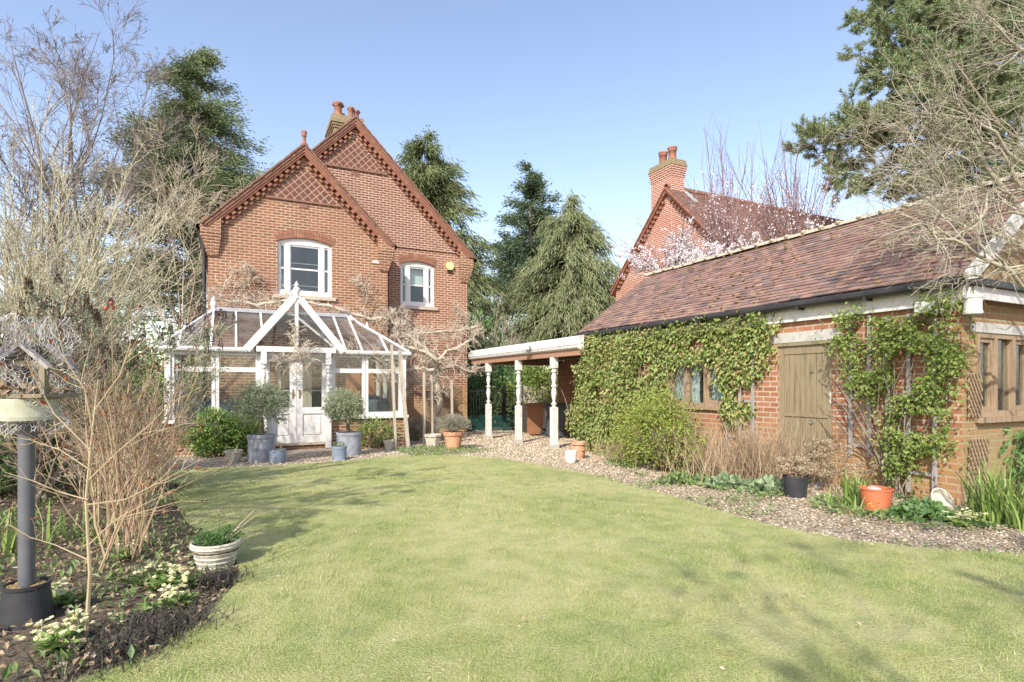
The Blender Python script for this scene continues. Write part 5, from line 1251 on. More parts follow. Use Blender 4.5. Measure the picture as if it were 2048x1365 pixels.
def diamond(lab, u0, u1, z0, z1, q, n, tilt=0, grp=None):
    m = MB(); w = u1-u0; h = z1-z0
    for sgn, d in ((1, 0), (-1, .014)):
        for i in range(-n, n*3):
            a = np.array((0, i*h/n*.8)); b_ = np.array((w, i*h/n*.8+sgn*w*1.5)); pts = []
            k0, k1 = 0., 1.
            for lo_, hi_, ax in ((0, h, 1),):
                da = b_[ax]-a[ax]
                t0, t1 = sorted(((lo_-a[ax])/da, (hi_-a[ax])/da)); k0 = max(k0, t0); k1 = min(k1, t1)
            if k1-k0 > .08:
                s_, e_ = a+(b_-a)*k0, a+(b_-a)*k1
                m.bar((u0+s_[0]+tilt*s_[1], q-d, z0+s_[1]), (u0+e_[0]+tilt*e_[1], q-d, z0+e_[1]), .022, .010, up=(0, -1, 0))
    tag(m.build('diamond_trellis', mOLDWOOD, None, ((u0+u1)/2, q, z0)), lab, 'trellis', grp)
diamond('upper expanding diamond trellis left of the end window', 7.02, 7.27, .95, 1.42, Q0-.03, 4)
diamond('lower expanding diamond trellis below the end window corner', 7.0, 7.38, .22, .72, Q0-.03, 4, .1)
diamond('pale diamond trellis on the house wall behind the lavender pot', 5.6, 6.75, .1, 1.3, 17.50, 7)
diamond('small diamond trellis against the brick base right of the conservatory door', 2.75, 3.6, -.1, .42, QC-.03, 4)
# shrubs and dry stems along the garage
sb = gp(1330, 948)
shrub('euonymus_shrub', 'bushy yellow green shrub in front of the ivy, left of the window', 'shrub', gp(1310, 942)+np.array((.15, .1, 0)), (.55, .9, .78), 9500, .05, .024, mSHRUB, 73, shell=.25, lump=.5)
def reeds(name, lab, c, sx, sy, h, n, seed, mat, tilt=.22, cat='plant', thing_=True, w=.006):
    rg = np.random.default_rng(seed); c = np.array(c, float)
    S = c+np.stack([rg.normal(0, sx, n), rg.normal(0, sy, n), 0*np.ones(n)], 1)
    br = grow(rg, S, np.stack([rg.normal(0, tilt, n), rg.normal(0, tilt, n), np.ones(n)], 1), h*rg.uniform(.5, 1.1, n), w, 5, .09, 0, .4)
    m = MB(); m.tubes(br[0], br[1]*.5, 3); S, D, L, R = spawn(rg, br, 3, .3, 1, .5, .2, .35, .6); b1 = grow(rg, S, D, L, R, 4, .15, 0, .5); m.tubes(b1[0], np.maximum(b1[1]*.5, .0015), 3)
    return tag(m.build(name, mat, None, c), lab, cat), b1
reeds('dead_perennial', 'clump of pale brown dry stems under the outbuilding window', gp(1420, 955), .30, .48, .78, 230, 74, mDRY, .3, w=.011)
reeds('dry_grass', 'tall straw coloured dead grass clump just left of the plank door', gp(1520, 965), .15, .30, .80, 240, 75, mDRY, .22, w=.010)
reeds('dead_perennial', 'low tangle of brown dead stems at the foot of the ivy', gp(1245, 925), .20, .30, .42, 200, 76, mDRY, .4)
# white hanging bottle at the brick corner
wf = thing('hanging_feeder', 'white cylindrical feeder hanging from a hook at the brick corner', 'feeder', (6.93, 3.14, 2.1))
m = MB(); m.lathe([(.0, -.10), (.085, -.10), (.088, -.08), (.08, -.06), (.08, .06), (.088, .07), (.088, .085), (.075, .10), (0, .10)], (6.93, 3.12, 2.14), 20); m.build('feeder_body', mWHITEW, wf, smooth=False)
m = MB(); a = np.linspace(0, math.pi, 7); m.tubes([[(6.93, 3.12, 2.23), (6.93, 3.12, 2.30)]+[(6.93-.03+.03*math.cos(x), 3.12, 2.30+.03*math.sin(x)) for x in a]+[(6.83, 3.13, 2.2)]], [[.011]*10], 6); m.build('hook', mWHITEW, wf)

# ---------------------------------------------------------------- pine, bare tree and cherries on the right
rg = np.random.default_rng(81)
pb = P2(2130, 770, 21)
pine = thing('pine_tree', 'tall pine at the top right with long needle tufted limbs over the outbuilding', 'tree', pb)
m = MB(); m.tubes([[pb, pb+np.array((-.3, .1, 6)), pb+np.array((-.1, 0, 12)), pb+np.array((.1, 0, 18))]], [[.42, .34, .26, .12]], 10)
m.build('trunk', mBARK, pine, smooth=True)
LB = [([(2100, 330), (1980, 300), (1850, 285), (1760, 285), (1690, 290), (1650, 275)], .09), ([(1850, 285), (1790, 262), (1745, 262), (1722, 248)], .05), ([(2100, 350), (1980, 345), (1860, 330), (1770, 340), (1700, 336)], .08),
      ([(2100, 200), (1980, 160), (1880, 130), (1800, 110), (1780, 75)], .09), ([(2100, 90), (1980, 40), (1880, 20), (1800, 12), (1745, 8)], .09), ([(2100, 120), (2000, 90), (1920, 60), (1850, 50)], .08),
      ([(2110, 20), (2000, -30), (1900, -40), (1820, -30)], .08), ([(2100, 260), (2000, 230), (1920, 200), (1830, 190)], .08), ([(2100, 300), (2010, 280), (1930, 270), (1870, 250)], .07), ([(2120, 150), (2060, 100), (2030, 50), (1990, 0)], .08),
      ([(2110, 380), (2000, 390), (1900, 385), (1830, 375)], .07), ([(2110, 240), (2060, 200), (2000, 190), (1960, 150)], .07), ([(2100, 60), (2000, 70), (1900, 90), (1830, 70)], .06), ([(2100, 170), (1990, 130), (1910, 110), (1850, 150), (1810, 160)], .06), ([(2100, 310), (2020, 250), (1950, 240), (1880, 200)], .06), ([(2100, 20), (2020, 20), (1930, 0), (1850, -10)], .06)]
m = MB(); C_ = []; D_ = []
for i, (pts, r0) in enumerate(LB):
    Y0 = 21; P = np.array([PT(x, y, Y0-.35*j*(1 if i % 2 else -.4)) for j, (x, y) in enumerate(pts)])
    ti = np.linspace(0, len(P)-1, 12); P = np.stack([np.interp(ti, range(len(P)), P[:, j]) for j in range(3)], 1)
    P[1:] += rg.normal(0, .06, (11, 3)); L0 = np.linalg.norm(np.diff(P, axis=0), axis=1).sum()
    R = np.linspace(r0, .02, 12); m.tubes([P], [R], 5)
    S, D, L, R2 = spawn(rg, (P[None], R[None], np.array([L0])), 34, .12, 1, .75, .25, .30, .5); b1 = grow(rg, S, D, np.clip(L, .4, 1.8), np.clip(R2, .01, .03), 6, .14, .05, .5); m.tubes(b1[0], b1[1], 4)
    S, D, L, R2 = spawn(rg, b1, 8, .3, 1, .7, .2, .5, .6); b2 = grow(rg, S, D, np.clip(L, .25, .7), np.clip(R2, .007, .02), 4, .15, .12, .5); m.tubes(b2[0], b2[1], 3)
    for b_ in (b1, b2): C_.append(b_[0][:, -1]); D_.append(nrm(b_[0][:, -1]-b_[0][:, -2]))
    C_.append(b2[0][:, 2]); D_.append(nrm(b2[0][:, 2]-b2[0][:, 1]))
m.build('branches', mBARK, pine)
C_ = np.concatenate(C_); D_ = np.concatenate(D_); k = 42; n = len(C_)*k
C = np.repeat(C_, k, 0); T = np.repeat(D_, k, 0)
C = C-T*rg.uniform(-.04, .22, n)[:, None]; D = T*.7+rv(rg, n)*.9
m = MB(); m.leaves(C, D, rv(rg, n), rg.uniform(.12, .21, n), .026, 0, .1, .4); m.build('crown', mPINE, pine)
# the overhanging bare tree
rg = np.random.default_rng(82)
bt = np.array((9.2, 1.2, 0.0))
tr = thing('overhanging_tree', 'bare lichen pale tree reaching in from the right over the outbuilding roof', 'tree', bt)
m = MB(); top = PT(2330, 640, 5.6); m.tubes([[bt, bt*.6+top*.4+np.array((0, 0, .1)), top]], [[.17, .14, .11]], 8)
HL = [([(2330, 640), (2180, 560), (2048, 505), (1980, 460), (1920, 400), (1880, 350), (1830, 290), (1790, 240)], 5.6, .055), ([(2200, 560), (2048, 430), (1960, 300), (1890, 265), (1830, 240), (1780, 215)], 6.0, .05), ([(2180, 560), (2048, 575), (1960, 505), (1880, 470), (1820, 455), (1770, 470)], 5.2, .04),
      ([(2250, 600), (2100, 560), (1990, 505), (1900, 440), (1850, 400), (1790, 350), (1750, 330)], 6.4, .05), ([(2330, 560), (2180, 380), (2048, 330), (1960, 250), (1905, 200), (1860, 165)], 5.9, .05), ([(2300, 500), (2150, 250), (2060, 110), (1990, 60), (1965, 20)], 6.0, .045),
      ([(2200, 590), (2080, 520), (1990, 545), (1920, 560), (1880, 580)], 5.0, .028), ([(2250, 500), (2120, 360), (2020, 390), (1930, 380), (1860, 400)], 5.8, .035), ([(2048, 430), (1990, 380), (1960, 440), (1900, 480), (1850, 500), (1800, 490)], 5.6, .025), ([(2300, 480), (2180, 180), (2100, 60), (2040, -20)], 5.4, .04), ([(1920, 400), (1860, 340), (1790, 330), (1740, 300), (1725, 250)], 6.1, .02),
      ([(2100, 440), (2020, 340), (1975, 280), (1940, 215), (1900, 120)], 5.7, .03)]
tw = MB(); BB = []
for i, (pts, Y, r0) in enumerate(HL):
    P = np.array([PT(x, y, Y-.12*j*(1 if i % 3 else -1)) for j, (x, y) in enumerate(pts)]); ti = np.linspace(0, len(P)-1, 16); P = np.stack([np.interp(ti, range(len(P)), P[:, j]) for j in range(3)], 1)
    P[1:-1] += rg.normal(0, .025, (14, 3)); L0 = np.linalg.norm(np.diff(P, axis=0), axis=1).sum(); R = np.linspace(r0, .006, 16); R = R*.6; m.tubes([P], [R], 6)
    S, D, L, R2 = spawn(rg, (P[None], R[None], np.array([L0])), int(26*L0/2.5), .2, 1, .75, .3, .30, .5); b1 = grow(rg, S, D, np.clip(L, .25, .9), np.clip(R2, .003, .007), 7, .2, .02, .4); tw.tubes(b1[0], b1[1], 4)
    S, D, L, R2 = spawn(rg, b1, 5, .15, 1, .75, .25, .5, .6); b2 = grow(rg, S, D, L, np.clip(R2, .0018, .004), 5, .2, .02, .5); tw.tubes(b2[0], b2[1], 3); BB.append(b2)
    S, D, L, R2 = spawn(rg, b2, 2, .2, 1, .7, .25, .5, .6); b3 = grow(rg, S, D, L, np.clip(R2, .0014, .0022), 4, .2, .02, .5); tw.tubes(b3[0], b3[1], 3)
mLICT = mat_noise('grey_lichen_twig', [(0.26, 0.235, 0.17), (0.40, 0.37, 0.28), (0.20, 0.175, 0.12)], 12, 0.9, 0.3)
m.build('trunk', mLICT, tr, smooth=True); tw.build('branches', mLICT, tr)
m = MB()
for b2 in BB:
    C, T = along(rg, b2, 70, .5); m.leaves(C, T+rv(rg, 70), rv(rg, 70), rg.uniform(.012, .03, 70), .012, 0)
m.build('buds', mCLIMB, tr)
rg = np.random.default_rng(83)                                  # a leafy evergreen shoot against the sky
sh = thing('evergreen_climber', 'thin leafy evergreen climber shoots among the pine limbs at the right', 'climber', P2(2150, 770, 10))
m = MB(); l = MB(); P0 = P2(2150, 770, 10)
for pts in ([(2200, 400), (2000, 250), (1900, 180), (1800, 150), (1765, 110), (1745, 55)], [(2000, 250), (1900, 110), (1830, 60), (1800, 40)], [(2200, 330), (2040, 150), (1960, 60), (1920, 10)], [(2200, 420), (2060, 350), (2000, 330), (1960, 290)], [(2200, 200), (2080, 80), (2020, 30)]):
    P = np.array([PT(x, y, 10) for x, y in pts]); ti = np.linspace(0, len(P)-1, 14); P = np.stack([np.interp(ti, range(len(P)), P[:, j]) for j in range(3)], 1); m.tubes([P], [np.linspace(.02, .005, 14)], 4)
    b_ = (P[None], np.linspace(.02, .005, 14)[None], np.array([2.0])); S, D, L, R2 = spawn(rg, b_, 16, .2, 1, .7, .2, .2, .6); b1 = grow(rg, S, D, L, .005, 5, .15); m.tubes(b1[0], b1[1], 3)
    for q_, n in ((b_, 90), (b1, 200)):
        C, T = along(rg, q_, n, .3); l.leaves(C, T*.6+rv(rg, n), rv(rg, n), rg.uniform(.05, .09, n), .035, 0)
m.tubes([[P0, PT(2200, 420, 10)]], [[.03, .025]], 5)
m.build('stems', mBARK, sh); l.build('foliage', mHEDGE, sh)
shrub('evergreen_bush', 'dark evergreen bush rising behind the right end of the outbuilding roof', 'shrub', P2(1960, 770, 17), (3.2, 1.8, 3.3), 9500, .17, .07, mHEDGE, 84)
def cherry(lab, x, Y, tops, seed, xs):
    rg = np.random.default_rng(seed); b = P2(x, 770, Y); t = thing('cherry_tree', lab, 'tree', b, 'blossoming cherry trees')
    fork = PT(x, 560, Y); m = MB(); m.tubes([[b, b*.5+fork*.5+np.array((.05, 0, 0)), fork]], [[.11, .10, .085]], 8); m.build('trunk', mCHER, t, smooth=True)
    n = 30; S = fork+rg.normal(0, .08, (n, 3)); D = np.stack([rg.normal(0, .34, n), rg.normal(0, .34, n), np.ones(n)], 1)
    H = (560-tops)/F*Y
    br = grow(rg, S, D, H*rg.uniform(.55, 1.02, n), rg.uniform(.012, .028, n), 9, .055, .07, .25); m = MB(); m.tubes(br[0], br[1], 4)
    S, D, L, R = spawn(rg, br, 7, .15, .95, .4, .12, .38, .6); b1 = grow(rg, S, D, L, np.clip(R, .005, .012), 6, .06, .09, .4); m.tubes(b1[0], b1[1], 3)
    n2 = 22; D2 = np.stack([rg.normal(0, 1, n2), rg.normal(0, .7, n2), rg.uniform(-.05, .45, n2)], 1); S2 = fork+rg.normal(0, .1, (n2, 3))
    lo_ = grow(rg, S2, D2, rg.uniform(1.2, 2.7, n2), .022, 8, .10, .02, .3); m.tubes(lo_[0], lo_[1], 4)
    S, D, L, R = spawn(rg, lo_, 9, .2, 1, .7, .2, .4, .6); b2 = grow(rg, S, D, L, np.clip(R, .004, .01), 5, .13, .03, .4); m.tubes(b2[0], b2[1], 3)
    S, D, L, R = spawn(rg, b2, 3, .2, 1, .7, .2, .5, .6); b3 = grow(rg, S, D, L, .004, 4, .13, .03, .4); m.tubes(b3[0], b3[1], 3)
    m.build('branches', mCHER, t); m = MB()
    for b_, k in ((b2, 4200), (b3, 6500), (b1, 2200)):
        C, T = along(rg, b_, k, .1); k2 = C[:, 2] < fork[2]+H*rg.uniform(.2, .75, k); C = C[k2]; k = len(C)
        m.leaves(C+rg.normal(0, .015, (k, 3)), rv(rg, k), rv(rg, k), rg.uniform(.04, .075, k), rg.uniform(.035, .055, k), 0)
    m.build('blossom', mBLOS, t); return t
cherry('pale blossoming cherry with upright shoots nearest the neighbouring chimney', 1455, 15.5, 245, 85, 0)
cherry('pale blossoming cherry with upright shoots, farther from the chimney', 1590, 15.0, 262, 86, 0)
cherry('low blossoming cherry boughs in front of the neighbouring gable wall', 1360, 15.8, 440, 87, 0)

# ---------------------------------------------------------------- pots and tubs
mZINC = mat_noise('zinc_grey_planter', [(0.26, 0.28, 0.32), (0.36, 0.38, 0.42), (0.22, 0.24, 0.28)], 4, 0.65, 0.15)
mGLAZ = mat_noise('blue_grey_glaze', [(0.20, 0.25, 0.32), (0.27, 0.32, 0.40)], 5, 0.4, 0.1)
mSTPOT = mat_noise('cast_stone', [(0.40, 0.37, 0.29), (0.54, 0.51, 0.42), (0.32, 0.30, 0.22)], 9, 0.9, 0.4)
mPOTT = mat_noise('terracotta_pot', [(0.48, 0.22, 0.12), (0.58, 0.32, 0.20), (0.42, 0.18, 0.10)], 6, 0.85, 0.2)
mCERW = mat_noise('white_ceramic', [(0.74, 0.72, 0.64), (0.80, 0.78, 0.70)], 5, 0.3, 0)
mREDP = mat_noise('orange_red_plastic', [(0.55, 0.15, 0.07), (0.62, 0.20, 0.10)], 4, 0.5, 0.05)
mPSOIL = mat_noise('potting_soil', [(0.05, 0.04, 0.03), (0.09, 0.07, 0.05)], 30, 0.95, 0.8)
def pot(name, lab, cat, x, y, wpx, hpx, prof, mats, soil=.88, ribs=None, group=None, seg=44):
    """prof: (radius share, height share); soil at a share of the height"""
    b = gp(x, y); Y = depth(b[0], b[1]); R = wpx*Y/F/2; H = hpx*Y/F
    b = b+np.array((SA, CA, 0))*R*.8
    t = thing(name, lab, cat, b, group)
    pr = [(r*R, z*H) for r, z in prof]; rin = pr[-1][0]-.022*R*2
    pr += [(rin, pr[-1][1]), (rin*.97, soil*H)]
    m = MB(); m.lathe([(0, .001)]+pr, b, seg); m.build('pot_body', mats, t, smooth=False)
    s = MB(); s.lathe([(rin*.985, soil*H-.03), (rin*.975, soil*H-.004), (rin*.5, soil*H+.012), (0, soil*H+.015)], b, 18); s.build('soil', mPSOIL, t)
    return t, b, R, H, Y
def tree_in_pot(t, b, H, xc, yc, rx, rz, Y, n, seed, mat, lean=0):
    lab = {'l': 'bushy olive tree with drooping sprays growing in the left grey planter', 'r': 'round headed olive tree growing in the right grey planter'}[t]
    rg = np.random.default_rng(seed); s = b+np.array((0, 0, H*.88)); tt = thing('olive_tree', lab, 'tree', s)
    c = PT(xc, yc, Y); rx = rx*Y/F; rz = rz*Y/F
    m = MB(); m.tubes([[s, s*.55+c*.45+np.array((.02, 0, 0)), c-np.array((0, 0, rz*.3))]], [[.045, .036, .028]], 8); br = grow(rg, np.array([c-np.array((0, 0, rz*.45))]*16), rv(rg, 16)*np.array((1, 1, .6))+np.array((0, 0, .5)), rx*.95, .012, 6, .15); m.tubes(br[0], br[1], 4)
    S, D, L, R = spawn(rg, br, 9, .2, 1, .7, .2, .5, .6); b1 = grow(rg, S, D, L, .004, 5, .15, -.02); m.tubes(b1[0], b1[1], 3); m.build('trunk', mBARK, tt)
    m = MB(); dome(m, c, (rx, rx, rz), n, .055, .013, rg, 0, .25, .8, .15, -.95, lump=.25)
    C, T = along(rg, b1, n//2, .3); m.leaves(C, T*.5+rv(rg, len(C)), rv(rg, len(C)), .055, .013, 0); m.build('crown', mat, tt)
CYL = [(.93, 0), (.94, .02), (.94, .86), (1, .88), (1, .98), (.98, 1)]
t, b, R, H, Y = pot('planter', 'large grey cylindrical planter left of the white double doors', 'planter', 513, 926, 54, 55, CYL, mZINC)
m = MB()
for s_ in (-1, 0, 1): m.lathe([(.03, -.004), (.036, 0), (.03, .004)], b+np.array((s_*R*.45, -R*.92, H*.5)), 12)
m.build('relief', mZINC, t)
tree_in_pot('l', b, H, 520, 808, 56, 42, Y, 5200, 91, mOLIVE)
t, b, R, H, Y = pot('planter', 'large grey cylindrical planter right of the white double doors', 'planter', 692, 913, 51, 47, CYL, mZINC)
tree_in_pot('r', b, H, 688, 812, 40, 36, Y, 5200, 92, mOLIVE)
POTR = [(.80, 0), (.86, .08), (.98, .5), (.97, .85), (1.0, .9), (1, .97), (.97, 1)]
t, b, *_ = pot('plant_pot', 'small blue glazed pot beside the left grey planter', 'plant pot', 549, 928, 33, 27, POTR, mGLAZ); 
m = MB(); rg = np.random.default_rng(93); br = grow(rg, np.array([b+np.array((0, 0, .2))]*9)+rg.normal(0, .05, (9, 3)), rv(rg, 9)*.4+np.array((0, 0, 1)), .16, .004, 4, .1); m.tubes(br[0], br[1], 4); tag(m.build('dry_twigs', mROSE, None, b+np.array((0, 0, .2))), 'bare twigs standing in the small blue glazed pot', 'plant')
t, b, *_ = pot('plant_pot', 'small slate grey pot in front of the right grey planter', 'plant pot', 675, 922, 30, 28, [(.88, 0), (.92, .03), (.95, .8), (1, .83), (1, .97), (.97, 1)], mGLAZ)
m = MB(); dome(m, b+np.array((0, 0, .26)), (.12, .12, .08), 160, .04, .01, np.random.default_rng(94)); tag(m.build('seedlings', mGCOV, None, b+np.array((0, 0, .24))), 'small green seedlings in the slate grey pot', 'plant')
BOWL = [(.62, 0), (.66, .05), (.80, .4), (.93, .75), (1, .8), (1, .97), (.97, 1)]
t, b, *_ = pot('plant_pot', 'cream stone bowl pot in front of the glossy shrub', 'plant pot', 461, 927, 34, 25, BOWL, mSTPOT)
pot('plant_pot', 'small weathered stone pot left of the leaning props', 'plant pot', 777, 902, 25, 20, BOWL, mSTPOT)
t, b, *_ = pot('plant_pot', 'octagonal cream stone planter beside the terracotta pot', 'plant pot', 864, 897, 36, 27, [(.66, 0), (.70, .04), (.95, .82), (1, .84), (1, .98), (.97, 1)], mSTPOT, seg=8)
t, b, R, H, Y = pot('plant_pot', 'terracotta pot holding grey lavender at the corner of the house', 'plant pot', 905, 901, 41, 36, [(.66, 0), (.70, .03), (.90, .78), (1, .80), (1, .93), (.96, .97), (.96, 1)], mPOTT)
rg = np.random.default_rng(95); m = MB(); n = 2600; dome(m, b+np.array((0, 0, H+.12)), (.40, .40, .26), n, .07, .010, rg, 0, .1, .9, .5, -.3); br = grow(rg, np.array([b+np.array((0, 0, H*.9))]*70), np.stack([rg.normal(0, .8, 70), rg.normal(0, .8, 70), np.ones(70)], 1), .38, .004, 5, .1); m.tubes(br[0], br[1], 3)
tag(m.build('lavender', mLAV, None, b+np.array((0, 0, H*.9))), 'silvery grey lavender bush in the terracotta pot', 'plant')
pot('plant_pot', 'small glossy white pot on the gravel before the ivy', 'plant pot', 1143, 927, 25, 24, [(.72, 0), (.85, .2), (.98, .7), (1, 1)], mCERW)
t, b, R, H, Y = pot('plant_pot', 'terracotta strawberry pot beside the small white pot', 'plant pot', 1158, 919, 30, 34, [(.75, 0), (.92, .3), (.95, .55), (.85, .72), (.82, .8), (1, .83), (1, .97), (.96, 1)], mPOTT)
m = MB()
for a in range(5): m.lathe([(.02, 0), (.045, .03), (.04, .035)], b+np.array((R*.9*math.cos(a*1.25+3.5), R*.9*math.sin(a*1.25+3.5), H*.45)), 8)
m.build('pocket', mPOTT, t)
t, b, R, H, Y = pot('plant_pot', 'black plastic pot with dead flower heads at the plank door', 'plant pot', 1601, 998, 48, 44, [(.80, 0), (.83, .02), (.97, .88), (1, .9), (1, 1)], mPLAST)
rg = np.random.default_rng(96); tt = thing('dead_hydrangea', 'brown dead flower heads on twigs in the black plastic pot', 'plant', b+np.array((0, 0, H*.9)))
br = grow(rg, np.array([b+np.array((0, 0, H*.85))]*34)+rg.normal(0, .05, (34, 3))*np.array((1, 1, 0)), np.stack([rg.normal(.1, .5, 34), rg.normal(0, .5, 34), np.ones(34)], 1), rg.uniform(.1, .26, 34), .004, 5, .12); m = MB(); m.tubes(br[0], br[1], 3); m.build('stems', mROSE, tt)
m = MB()
for c in br[0][:, -1]: dome(m, c, (.055, .055, .035), 60, .022, .016, rg, 0, .5, .5, .3, -.6)
m.build('flower_heads', mFLUFF, tt)
rg = np.random.default_rng(97); c0 = gp(1668, 985)
tt = thing('dead_hydrangea', 'taller bare shrub with papery brown flower heads right of the black pot', 'plant', c0)
br = grow(rg, np.array([c0]*26)+rg.normal(0, .06, (26, 3))*np.array((1, 1, 0)), np.stack([rg.normal(0, .35, 26), rg.normal(0, .35, 26), np.ones(26)], 1), rg.uniform(.3, .62, 26), .005, 6, .1); m = MB(); m.tubes(br[0], br[1], 4)
S, D, L, R2 = spawn(rg, br, 4, .3, 1, .5, .2, .35, .6); b1 = grow(rg, S, D, L, .003, 4, .1); m.tubes(b1[0], b1[1], 3); m.build('stems', mROSE, tt)
m = MB()
for c in np.concatenate([br[0][:, -1], b1[0][::3, -1]]): dome(m, c, (.055, .055, .04), 55, .022, .016, rg, 0, .5, .5, .3, -.6)
m.build('flower_heads', mFLUFF, tt)
t, b, R, H, Y = pot('plant_tub', 'orange red plastic tub by the foot of the climber', 'tub', 1768, 1028, 60, 48, [(.78, 0), (.80, .02), (.97, .93), (1.03, .94), (1.03, .985), (.97, 1)], mREDP, .75)
m = MB(); m.lathe([(0, -.02), (R*.42, -.02), (R*.42, .012), (0, .03)], b+np.array((-.04, 0, H*.95)), 14); tag(m.build('pink_dish', mat_noise('pink_dish', [(0.70, 0.42, 0.40), (0.76, 0.5, 0.47)], 5, 0.6, 0), None, b+np.array((-.04, 0, H*.95))), 'pale pink dish lying on top of the orange red tub', 'dish')
c = gp(1877, 1022)+np.array((.05, .02, .09)); m = MB()
pr = [(0, -.05), (.05, -.05), (.10, -.02), (.125, .03), (.13, .05), (.115, .05), (.09, .0), (0, -.02)]
m.lathe(pr, (0, 0, 0), 20); a_ = math.radians(62); Rm = np.array([[1, 0, 0], [0, math.cos(a_), -math.sin(a_)], [0, math.sin(a_), math.cos(a_)]]); m.V = [v@Rm.T@np.array([[.9, -.3, 0], [.3, .9, 0], [0, 0, 1]])+c for v in m.V]
tag(m.build('stone_bowl', mSTPOT, None, c, smooth=False), 'pale stone bowl tipped on its side against the brick wall', 'bowl')
# planter in the front bed
t, b, R, H, Y = pot('stone_planter', 'cream basket weave stone planter at the edge of the front bed', 'planter', 412, 1152, 96, 60, [(.62, 0), (.68, .05), (.74, .18), (.71, .22), (.79, .34), (.76, .38), (.85, .50), (.82, .54), (.90, .66), (.87, .70), (.94, .80), (1.0, .84), (.97, .90), (1.0, .95), (.96, 1)], mSTPOT, .82)
rg = np.random.default_rng(98); tt = thing('heather', 'small dark green heather plants in the cream stone planter', 'plant', b+np.array((0, 0, H*.85)))
m = MB()
for dx, dy, r in ((-.06, 0, .09), (.07, .03, .10), (.0, -.05, .06)): dome(m, b+np.array((dx, dy, H*.98)), (r, r, r*.8), 700, .024, .007, rg, 0, .3, .8, .6, -.1)
m.build('foliage', mHEDGE, tt)
m = MB(); br = grow(rg, np.array([b+np.array((.05, 0, H*.9))]*5), np.array([[.8, .1, .7]]*5)+rg.normal(0, .25, (5, 3)), .3, .002, 7, .1); m.tubes(br[0], br[1], 3); m.build('stems', mLITL, tt)

# ---------------------------------------------------------------- bird table with its wire
YB = 3.05
bb = P2(53, 770, YB); 
bt_ = thing('bird_table', 'wooden bird table house in chicken wire on a grey pipe set in a black tub', 'bird table', bb)
def px2(x, y, Y=YB): return PT(x, y, Y)
zt = px2(53, 843)[2]; zd0 = px2(53, 840)[2]; zd1 = px2(53, 797)[2]; zh = px2(53, 690)[2]
m = MB(); m.tubes([[(bb[0], bb[1], .12), (bb[0], bb[1], zt-.01)]], [[.037, .037]], 16); m.build('pole', mPIPE, bt_, smooth=True)
m = MB(); m.lathe([(0, 0), (.122, 0), (.12, .02), (.102, .2), (.108, .205), (.108, .222), (.094, .222), (.092, .19), (0, .19)], bb, 48); m.build('tub', mPLAST, bt_)
m = MB(); rg = np.random.default_rng(101)
for i in range(60): a = rg.uniform(0, 6.28); r = rg.uniform(.045, .085); m.ball(bb+np.array((r*math.cos(a), r*math.sin(a), .20)), (.022, .02, .016), 0, 6, 4)
m.build('moss', mat_noise('ochre_moss', [(0.22, 0.16, 0.05), (0.30, 0.20, 0.09), (0.15, 0.13, 0.04)], 20, 0.95, 0.5), bt_)
m = MB(); m.lathe([(.04, zd0+.002), (.138, zd0), (.142, zd0+.02), (.138, zd1), (.13, zd1), (.125, zd0+.06), (0, zd0+.06)], (bb[0], bb[1], 0), 56)
m.build('dish', mat_noise('mossy_plastic_dish', [(0.42, 0.42, 0.32), (0.52, 0.52, 0.43), (0.32, 0.33, 0.20)], 4, 0.7, 0.2), bt_)
ax = np.array((CA, -SA, 0)); ay = np.array((SA, CA, 0))
def L2(u, v, z): return np.array((bb[0], bb[1], 0))+ax*(u+(.045 if z > zd1 else 0))+ay*v+np.array((0, 0, z))
m = MB(); z0 = zd1+.005; ze = zh-.10; w_ = .10
for u in (-w_, w_):
    for v in (-.06, .06): m.bar(L2(u, v, z0), L2(u, v, ze), .03, .03, up=ay)
m.bar(L2(-w_-.02, -.06, ze-.005), L2(w_+.02, -.06, ze-.005), .02, .03); m.bar(L2(-w_-.02, .06, ze-.005), L2(w_+.02, .06, ze-.005), .02, .03); m.bar(L2(0, .06, ze), L2(0, .06, zh-.02), .04, .02, up=ay)
m.hexa([L2(-.145, -.13, z0), L2(.145, -.13, z0), L2(.145, .13, z0), L2(-.145, .13, z0), L2(-.145, -.13, z0+.02), L2(.145, -.13, z0+.02), L2(.145, .13, z0+.02), L2(-.145, .13, z0+.02)])
m.build('frame', mat_noise('dark_mossy_wood', [(0.15, 0.13, 0.09), (0.24, 0.21, 0.14), (0.10, 0.09, 0.06)], 5, 0.85, 0.4), bt_)
m = MB()
for s_ in (-1, 1): m.bar(L2(s_*.155, -.085, ze-.03), L2(0, -.085, zh), .02, .035, up=ay); m.bar(L2(s_*.155, .085, ze-.03), L2(0, .085, zh), .02, .035, up=ay)
m.hexa([L2(-.15, -.08, ze-.022), L2(0, -.08, zh-.01), L2(0, .08, zh-.01), L2(-.15, .08, ze-.022), L2(-.15, -.08, ze-.012), L2(0, -.08, zh), L2(0, .08, zh), L2(-.15, .08, ze-.012)])
m.build('roof', mGREYW, bt_)
m = MB(); a = .024; edges = []
nc, nr_ = 44, 24
def wire(u, v):                                                  # crumpled sleeve round the little house
    th = u*2*math.pi; zz = v
    r = .125+.022*math.sin(th*2+1)+.03*math.sin(zz*23+th*3)+.02*math.sin(th*7+zz*40)
    if v > .50: r *= 1-(v-.50)*1.6
    return L2(r*math.cos(th)+.02+.02*math.sin(zz*30), r*math.sin(th), zd0-.06+zz+.012*math.sin(th*9)+.010*math.sin(th*5+zz*50))
segs = []
